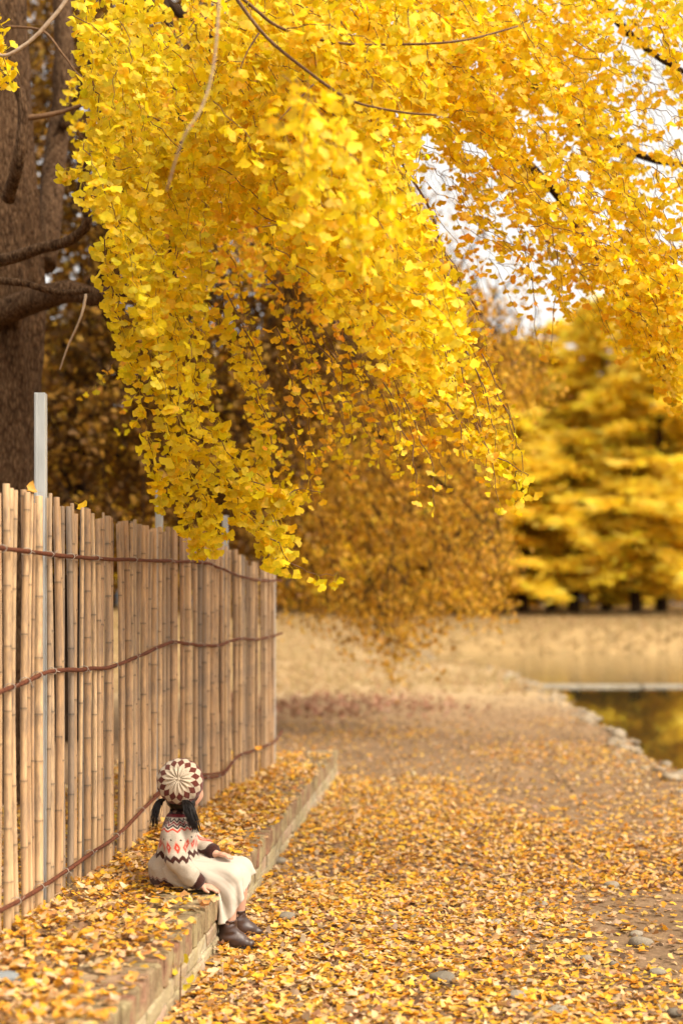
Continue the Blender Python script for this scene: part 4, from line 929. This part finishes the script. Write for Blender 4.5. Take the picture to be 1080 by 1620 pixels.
# --- knitted sweater
CRM, DRK, MRN, RED, PNK, BRW = (.41, .345, .27), (.03, .014, .014), (.14, .012, .016), (.42, .045, .022), (.50, .27, .20), (.05, .015, .010)
SW = SDF((-.15, -.22, -.03), (.24, .20, .335), .0028)
SW.ell((.014, .010, .056), (.112, .114, .085), .035); SW.cap((.012, .012, .07), (.022, .012, .20), .090, .084, .04, flat=((1, 0, 0), .93)); SW.cap((.018, -.050, .235), (.024, .072, .235), .043, .043, .04); SW.cap((.022, .01, .25), (.028, .01, .298), .055, .042, .02)
SW.cap((.006, -.078, .225), (.036, -.145, .135), .044, .048, .006); SW.cap((.036, -.145, .135), (.092, -.145, .068), .047, .042, .010); SW.cap((.092, -.145, .068), (.112, -.141, .045), .041, .027, .008)
SW.cap((.03, .095, .225), (.080, .128, .135), .046, .046, .009); SW.cap((.080, .128, .138), (.135, .090, .130), .045, .038, .010); SW.cap((.135, .090, .130), (.158, .070, .124), .036, .026, .01)
SW.cap((.028, .01, .26), (.034, .01, .36), .034, .034, .0, sub=True)
sl, p = SW.blk((-.3, -.3, -.1), (.3, .3, .4)); SW.F[sl] = np.maximum(SW.F[sl], .0 - p[..., 2])
# ribbed bands pull in at the hem; folds
SW.noise(.0085, 17, 3, (1.2, 1.2, .6)); SW.noise(.0030, 36, 6, (1, 1, 1.3)); SW.noise(.0065, 12, 9, (.5, .5, 2.2))
V, Q = SW.mesh()
x, y, z = V.T; th = np.arctan2(y - .01, x - .015); arc = th / (2 * np.pi)
z2 = z + .004 * np.sin(th)
def axd(a_, b_):
    a_ = np.array(a_); b_ = np.array(b_); ab = b_ - a_; q = np.clip((V - a_) @ ab / (ab @ ab), 0, 1); return np.linalg.norm(V - a_ - q[:, None] * ab, axis=1)
slv = np.zeros(len(V), int)
d_t = np.hypot((x - .018) / .93, y - .01) - .092
for w_i, segs in ((1, [((.006, -.078, .225), (.036, -.145, .135)), ((.036, -.145, .135), (.112, -.141, .045))]), (2, [((.03, .095, .225), (.080, .128, .135)), ((.080, .128, .138), (.158, .070, .124))])):
    da = np.min([axd(*q_) for q_ in segs], axis=0) - .046; k_ = (da < d_t + .002) & (z < .235); slv[k_] = w_i
    a_, b_ = np.array(segs[0][0]), np.array(segs[0][1]); ab = norm(b_ - a_); e1 = norm(np.cross(ab, (0, 1, 0))); e2 = np.cross(ab, e1); r_ = V - a_
    arc[k_] = (np.arctan2(r_ @ e2, r_ @ e1) / (2 * np.pi) * 8 / 17)[k_]
tri = lambda u: np.abs((u % 1.0) - .5) * 2
col = np.tile(CRM, (len(V), 1)); nz = 20
def paint(mask, c): col[mask] = c
zig = tri(arc * nz) * .011
for off, c in ((.2335, RED), (.246, DRK), (.2555, MRN), (.266, DRK)):
    q = z2 - zig; paint((q > off - .0036) & (q < off + .0036) & (z2 > .225), c)
paint((z2 > .281) & (z2 < .293), MRN); paint((z2 > .293), DRK)
nd = 17; u = arc * nd; du = np.abs((u % 1) - .5) * 2; dz = np.abs(z2 - .176)
dia = du * .030 + dz                                       # diamonds with a pale rim
paint(dia < .0275, PNK); paint(dia < .0205, RED); paint(dia < .0075, PNK)
vz = z2 - (.141 + (1 - du) * -.016)                        # thick zigzag below
paint((vz > -.0095) & (vz < .0095), BRW)
fl = np.abs(((u + .5) % 1) - .5) * .03 + np.abs(z2 - .204); paint(fl < .0045, DRK)
tor = np.ones(len(V), bool)
hz = z - .004 * 0; zg = .030 + tri(arc * 20) * .012
tor &= (slv == 0) | (z < .022); paint(tor & (z < zg), BRW); paint(tor & (z > zg + .003) & (z < zg + .0065), MRN)
obj('sweater', mesh_np('sweater', V, Q, knit, np.clip(col, 0, 1)), child)
def cuff(a, b, r, n=28):
    a, b = np.array(a), np.array(b); mb = MB(); pts = np.linspace(0, 1, 9); path = a + (b - a) * pts[:, None]; rr = r * np.array([.78, .98, 1.06, 1.08, 1.08, 1.06, 1.04, .96, .70])
    tube(mb, path, rr, n * 2, True); V = mb.V[0]; ax_ = norm(b - a); t = np.clip((V - a) @ ax_ / np.linalg.norm(b - a), 0, 1); c = a + (b - a) * t[:, None]
    k = np.where((np.arange(len(V)) % 2) == 0, 1.035, .945); V = c + (V - c) * k[:, None]; mb.V[0] = V; mb.C = [np.where((np.arange(len(V)) % 2 == 0)[:, None], BRW, np.array(BRW) * .62)]
    obj('cuff', mb.mesh('cuff', knit, True, True), child)
cuff((.094, -.145, .064), (.132, -.139, .022), .0325); cuff((.142, .084, .128), (.176, .056, .120), .032)

# --- skirt: a gathered cloth tube let fall over the thighs until it rests
def drape():
    nu, nv = 132, 42; Ls = .345
    l = np.linspace(0, Ls, nv); rad0 = np.interp(l, [0, .05, Ls], [.074, .088, .178])
    # start: rings strung along waist -> lap -> knees -> shins
    cpath = catmull([(.005, .012, .085), (.06, .012, .075), (.16, .015, .072), (.26, .016, .066), (.318, .016, .0), (.322, .016, -.07), (.318, .016, -.13)], 400)
    cl = np.concatenate([[0], np.cumsum(np.linalg.norm(np.diff(cpath, axis=0), axis=1))]); t = np.gradient(cpath, axis=0); t = norm(t)
    X = np.zeros((nv, nu, 3)); a = np.linspace(0, 2 * np.pi, nu, endpoint=False)
    for i in range(nv):
        j = min(np.searchsorted(cl, l[i] * cl[-1] / Ls), 399); c = cpath[j]; tt = t[j]; sd_ = np.array([0, 1., 0]); up = np.cross(tt, sd_); up = up if up[2] + up[0] * .5 > 0 else -up
        w = rad0[i] * 1.02; h = min(rad0[i] * .8, .085); X[i] = c + np.cos(a)[:, None] * sd_ * w + np.sin(a)[:, None] * up * h
    X[..., 2] = np.where(X[..., 0] < .20, np.maximum(X[..., 2], .004), X[..., 2]); X += R.normal(0, .0015, X.shape)
    du = 2 * np.pi * rad0 / nu; dv = Ls / (nv - 1)
    prev = X.copy(); pin = X[0].copy()
    caps = [((.02, -.045, .055), NK, .060, .049), (NK, NA, .044, .032), ((.02, .06, .055), FK, .060, .049), (FK, FA, .044, .032), ((.01, -.03, .07), (.01, .05, .07), .068, .068), ((.040, -.150, .125), (.128, -.140, .030), .040, .036), ((.128, -.140, .030), (.185, -.138, .012), .030, .018)]
    def con(A, B, L, k=1.0):
        d = B - A; n_ = np.linalg.norm(d, axis=-1, keepdims=True) + 1e-9; c = d * (.5 * k * (1 - L / n_)); return c
    Lu = du[:, None, None]; Ld = np.hypot(dv, .5 * (du[1:] + du[:-1]))[:, None, None]
    for it in range(170):
        v = (X - prev) * .94; prev = X.copy(); X = X + v + np.array([0, 0, -9.8]) * (1 / 90.) ** 2 * .55
        for k in range(9):
            for par in (0, 1):
                A, B_ = X[:, par::2], np.roll(X, -1, 1)[:, par::2]; c = con(A, B_, Lu); X[:, par::2] += c; Z = np.roll(X, -1, 1); Z[:, par::2] -= c; X = np.roll(Z, 1, 1)
            for par in (0, 1):
                m_ = (nv - par) // 2; A = X[par:par + 2 * m_:2]; B_ = X[par + 1:par + 2 * m_:2]; A = A[:len(B_)]; c = con(A, B_, dv); X[par:par + 2 * m_:2][:len(B_)] += c; X[par + 1:par + 2 * m_:2] -= c
            for sh in (1, -1):
                B_ = np.roll(X[1:], sh, 1); c = con(X[:-1], B_, Ld, .25); X[:-1] += c; X[1:] -= np.roll(c, -sh, 1)
            B_ = np.roll(X, -2, 1); c = con(X, B_, Lu * 2, .10); X += c; X -= np.roll(c, 2, 1)
            c = con(X[:-2], X[2:], dv * 2, .10); X[:-2] += c; X[2:] -= c
            X[0] = pin
        for a_, b_, ra, rb2 in caps:
            a_ = np.array(a_); b_ = np.array(b_); ab = b_ - a_; q = np.clip((X - a_) @ ab / (ab @ ab), 0, 1); ctr = a_ + q[..., None] * ab; dd = X - ctr; n_ = np.linalg.norm(dd, axis=-1); r_ = ra + (rb2 - ra) * q + .003
            hit = n_ < r_; X[hit] = (ctr + dd / (n_[..., None] + 1e-9) * r_[..., None])[hit]; prev[hit] = prev[hit] * .4 + X[hit] * .6
        low = (X[..., 2] < .003) & (X[..., 0] < .2035); top_ = low & (X[..., 2] > X[..., 0] - .2); sid = low & ~top_
        X[..., 2][top_] = .003; X[..., 0][sid] = .2035; prev[low] = prev[low] * .3 + X[low] * .7
    return X
XS = drape(); nv_, nu_ = XS.shape[:2]
tu = np.roll(XS, -1, 1) - np.roll(XS, 1, 1); tv = np.gradient(XS, axis=0); nrm = norm(np.cross(tu, tv)); nrm *= np.sign(np.sum(nrm * (XS - XS.mean(1, keepdims=True)), -1).mean())
gu, gv = np.meshgrid(np.arange(nu_), np.arange(nv_)); gq = np.stack([np.cos(gu / nu_ * 6.283) * 3, np.sin(gu / nu_ * 6.283) * 3, gv / 22.], -1)
XS = XS + nrm * (sstep(2, 10, gv) * (.0065 * vnoise(gq, 1.6, 4) + .0050 * (np.abs(vnoise(gq * (1, 1, .45), 3.6, 6)) - .3) + .002))[..., None]; ii = np.arange(nv_ * nu_).reshape(nv_, nu_); kk = np.roll(ii, -1, 1)
sk_o = obj('skirt', mesh_np('skirt', XS.reshape(-1, 3), np.stack([ii[:-1], kk[:-1], kk[1:], ii[1:]], -1).reshape(-1, 4), linen), child)
md = sk_o.modifiers.new('smooth', 'SUBSURF'); md.levels = 1; md.render_levels = 1
md = sk_o.modifiers.new('thickness', 'SOLIDIFY'); md.thickness = .0022; md.offset = 1

# --- ankle boots
def boot(A, yaw, name='boot'):
    A = np.array(A); S_ = SDF(A + (-.075, -.085, -.085), A + (.135, .085, .075), .0028); c, s_ = math.cos(yaw), math.sin(yaw); D = np.array([c, s_, 0])
    z0 = -.245 - A[2]
    g = lambda f, zz: A + D * f + (0, 0, zz)
    S_.cap(g(-.004, z0 + .05), g(0, z0 + .118), .036, .036, .01); S_.cap(g(-.012, z0 + .030), g(.040, z0 + .030), .033, .030, .02); S_.cap(g(.03, z0 + .026), g(.088, z0 + .018), .030, .020, .015); S_.cap(g(.01, z0 + .06), g(.05, z0 + .036), .030, .026, .015)
    sl, p = S_.blk(A - .2, A + .2); S_.F[sl] = np.maximum(S_.F[sl], (A[2] + z0 + .009) - p[..., 2]); S_.F[sl] = np.maximum(S_.F[sl], p[..., 2] - (A[2] + z0 + .116))
    S_.cap(g(0, z0 + .10), g(0, z0 + .18), .031, .031, 0, sub=True)
    S_.noise(.0022, 30, 4, (1, 1, 2.2)); V, Q = S_.mesh(); o = obj('boot', mesh_np('boot', V, Q, MAT['boot_leather']), child)
    mb = MB(); T2 = np.linspace(0, 2 * np.pi, 28, endpoint=False); prof = []
    for t in T2:
        f = .035 + .073 * math.cos(t); l = (.030 + .004 * math.cos(t) * (-1 if math.cos(t) < 0 else 1)) * math.sin(t); prof.append(A + D * f + np.array([-s_, c, 0]) * l)
    prof = np.array(prof); n = len(prof); lo = prof.copy(); lo[:, 2] = A[2] + z0; hi = prof.copy(); hi[:, 2] = A[2] + z0 + .0115
    V = np.vstack([lo, hi, lo.mean(0), hi.mean(0)]); Fs = []
    for i in range(n): j = (i + 1) % n; Fs += [(i, j, n + j, n + i), (2 * n, j, i), (2 * n + 1, n + i, n + j)]
    mb.add(V, Fs); obj('sole', mb.mesh('sole', MAT['boot_sole'], False), o)
boot(NA, -.10); boot(FA, .12)

# --- beret: crown turned to the camera, radial checks
CX = norm(np.array([-.02, -.97, .24])); CA = norm(np.cross(CX, (0, 0, 1))); CB = np.cross(CA, CX)
CC = np.array([.036, -.022, .430]); nr, ns = 90, 240
phi = np.linspace(0, math.radians(128), nr); ths = np.linspace(0, 2 * np.pi, ns, endpoint=False)
PH, TH = np.meshgrid(phi, ths, indexing='ij')
rad = .0965 * np.sin(PH) * (1 + .012 * np.sin(TH * 15) * sstep(.15, .5, PH) * (1 - sstep(1.6, 1.9, PH))); dep = .080 * np.cos(PH)
dep = dep - .010 * np.exp(-(PH / .16) ** 2) + .0035 * np.cos(TH * 15) * sstep(.05, .25, PH) * (1 - sstep(.4, .75, PH)) + .002 * np.sin(TH * 4 + 1)
dep = dep + .007 * np.exp(-(PH / .055) ** 2)
Vh = CC + rad[..., None] * (np.cos(TH)[..., None] * CA + np.sin(TH)[..., None] * CB) + dep[..., None] * CX
Vh = Vh.reshape(-1, 3); ii = np.arange(nr * ns).reshape(nr, ns); kk = np.roll(ii, -1, 1); Fq = np.stack([ii[:-1], kk[:-1], kk[1:], ii[1:]], -1).reshape(-1, 4)
u = TH / (2 * np.pi) * 15; v_ = (np.degrees(PH) - 32) / 31.0
rown = np.floor(u + v_) - np.floor(u - v_); hc = np.where(((rown % 2 == 1) & (v_ > 0)) [..., None] | (v_ > 1.5)[..., None], (.10, .020, .012), (.44, .36, .265))
rib = (v_ > 2.15); hc = np.where(rib[..., None], np.where((((u * 6) % 1) < .5)[..., None], (.15, .034, .022), (.09, .02, .014)), hc)
obj('cap', mesh_np('cap', Vh, Fq, knit, hc.reshape(-1, 3)), child)

# --- hair: back of the head, then two bunches of strands
HS = SDF((-.08, -.10, .27), (.16, .13, .52), .003)
HS.ell(HC + HU * .014 - HF * .006, (.088, .079, .092), .01, HROT); HS.cap(HC + (-.03, -.045, -.050), HC + (.02, -.06, -.060), .034, .032, .02); HS.cap(HC + (-.045, -.01, -.05), HC + (-.01, -.06, -.055), .03, .03, .02)
sl, p = HS.blk((-.2, -.2, .2), (.3, .3, .6)); q = (p - HC) @ HROT; HS.F[sl] = np.maximum(HS.F[sl], np.minimum(q[..., 0] - .018, .040 - q[..., 2] + .0) * 1.0); HS.F[sl] = np.maximum(HS.F[sl], q[..., 2] - .02)
HS.noise(.0022, 60, 3, (1, 1, .3)); V, Q = HS.mesh(); hair_o = obj('hair', mesh_np('hair', V, Q, MAT['hair']), child)
def bunch(pts, r0, n, name='pigtail'):
    mb = MB(); ctrl = np.array(pts, float)
    for i in range(n):
        a = R.random() * 6.283; rr = r0 * math.sqrt(R.random()); off = np.array([math.cos(a), math.sin(a), 0]) * rr * (1.7 if i % 9 == 0 else 1)
        w_ = np.array([.5, .95, 1.1, 1.15, 1.0][:len(pts)])[:, None]; path = catmull(ctrl + off * w_ + R.normal(0, .0022, ctrl.shape), 16)
        cut = int(16 * R.uniform(.6, 1.0)); tube(mb, path[:max(cut, 6)], .0019 * np.linspace(1, .3, max(cut, 6)), 5)
    obj(name, mb.mesh(name, MAT['hair']), child)
bunch([(-.038, -.006, .352), (-.054, -.022, .340), (-.064, -.034, .308), (-.068, -.040, .270), (-.066, -.042, .226)], .013, 130)
bunch([(.056, -.066, .362), (.072, -.080, .342), (.086, -.092, .305), (.102, -.096, .262), (.112, -.094, .222)], .020, 190)
for p_ in ((-.042, -.010, .350), (.060, -.070, .357)):
    mb = MB(); a = np.linspace(0, 2 * np.pi, 13); tube(mb, np.array(p_) + np.stack([np.cos(a) * .013, np.sin(a) * .011, np.cos(a) * .006], -1), .003, 6, False); obj('hair_tie', mb.mesh('hair_tie', MAT['boot_sole']), child)
# ------------------------------------------------------------------ small things
def lone_leaf(p, d, n, s, c, label, k=(.5, .2, .1, .05)):
    LS = Leaves(); LS.add(np.array([p]), np.array([d], float), np.array([n], float), np.array([s]), np.array([c]), np.array([k])); LS.done()
    o = obj('fallen_leaf', LS.mesh([0], (TG, TGF, TGN), 'fallen_leaf', litter_m), None, label=label, cat='leaf'); rel(o, p); o.location = p
def pole_at(px): return min(POLES, key=lambda q: abs(540 + q[0] * F / q[1] - px))
q = pole_at(48); lone_leaf((q[0] + .022, q[1], q[2] + .006), (-.95, -.1, .12), (.05, -.65, .7), .044, (.66, .34, .05), 'yellow-orange leaf lying on top of the fence poles beside the steel post', (.9, .2, .1, .05))
q = pole_at(128); lone_leaf((q[0] - .012, q[1] - .015, q[2] + .012), (.65, -.25, -.35), (.3, -.9, .3), .043, (.80, .48, .01), 'bright yellow leaf caught on the fence tops right of the steel post')
Yl = fence_Y_at(390); q = P(395, 1180, Yl); lone_leaf((fence_x(Yl) + .06, Yl, q[2]), (.5, -.3, -.6), (.6, -.7, .1), .045, (.80, .36, .04), 'orange leaf caught on the lowest rusty rod')

# seedling at the foot of the ledge
def seedling(px, py, h, leaves, label, mat='twig_bark', r=.004, z0=.02, lean=(0, 0), lc=(.62, .50, .03)):
    Yd = (CAMH - z0) * F / (py - HOR); b = P(px, py, Yd); b[2] = gzf(b[0], Yd) ; t = empty('seedling', b, label, 'seedling')
    mb = MB(); path = catmull([(0, 0, -.02), (lean[0] * .3, lean[1], h * .5), (lean[0], lean[1], h)], 12); tube(mb, path, np.linspace(r, r * .5, 12), 6); obj('stem', mb.mesh('stem', MAT[mat]), t)
    for (dx, dz, s, an) in leaves:
        LS = Leaves(); p = np.array((dx, R.normal(0, .01), dz)); LS.add(np.array([p]), np.array([(math.cos(an), -.2, math.sin(an))]), np.array([(.2, -.6, .8)]), np.array([s]), np.array([lc]), np.array([(.4, .2, 0, .03)])); LS.done()
        obj('leaf', LS.mesh([0], (TR, TRF, TRN), 'leaf', leaf_m), t)
    return t
seedling(285, 1600, .16, [(-.015, .155, .030, 2.5), (.012, .16, .030, .7), (-.005, .125, .028, 2.9), (.02, .105, .030, -.3), (.01, .085, .026, -.8)], 'little seedling with yellow-green leaves at the foot of the ledge', 'twig_bark', .0035, .02, (.004, 0))
seedling(352, 1560, .085, [], 'bare forked twig sticking up in front of the boots', 'pale_twig', .003)
seedling(40, 1520, .07, [], 'short dark dead stem sticking up from leaves on the ledge', 'dark_bark', .006, LH)
# loose twigs on the ground
for i, (px, py, ln, an, z0, lab) in enumerate([(850, 1555, .22, .3, .01, 'thin dry twig lying across leaves at right of the path'), (640, 1500, .18, 2.6, .01, 'thin dry twig lying in the middle of the path'), (470, 1575, .20, .9, .01, 'dry twig on leaves near the bottom of the path'), (990, 1440, .25, 2.9, .01, 'dry twig near the right edge of the path'), (125, 1440, .22, 2.3, LH, 'thin brown twig leaning in leaves under the fence'), (150, 1500, .16, .5, LH, 'short dry twig on the ledge leaves'), (225, 1350, .2, 1.2, LH, 'dry twig standing in leaves behind the child')]):
    Yd = (CAMH - z0) * F / (py - HOR); b = P(px, py, Yd); b[2] = gzf(b[0], Yd) + .03; d = np.array([math.cos(an), math.sin(an) * .8, .0 if z0 < .1 else .25 * (i % 2)])
    mb = MB(); path = catmull([-d * ln / 2, (0, 0, .008), d * ln * .2 + R.normal(0, .012, 3), d * ln / 2], 12); tube(mb, path, np.linspace(.0032, .0015, 12), 5)
    tube(mb, [path[6], path[6] + np.array([d[1], -d[0], .2]) * .05], [.002, .001], 4); o = obj('twig', mb.mesh('twig', MAT['twig_bark']), None, label=lab, cat='twig'); o.location = b
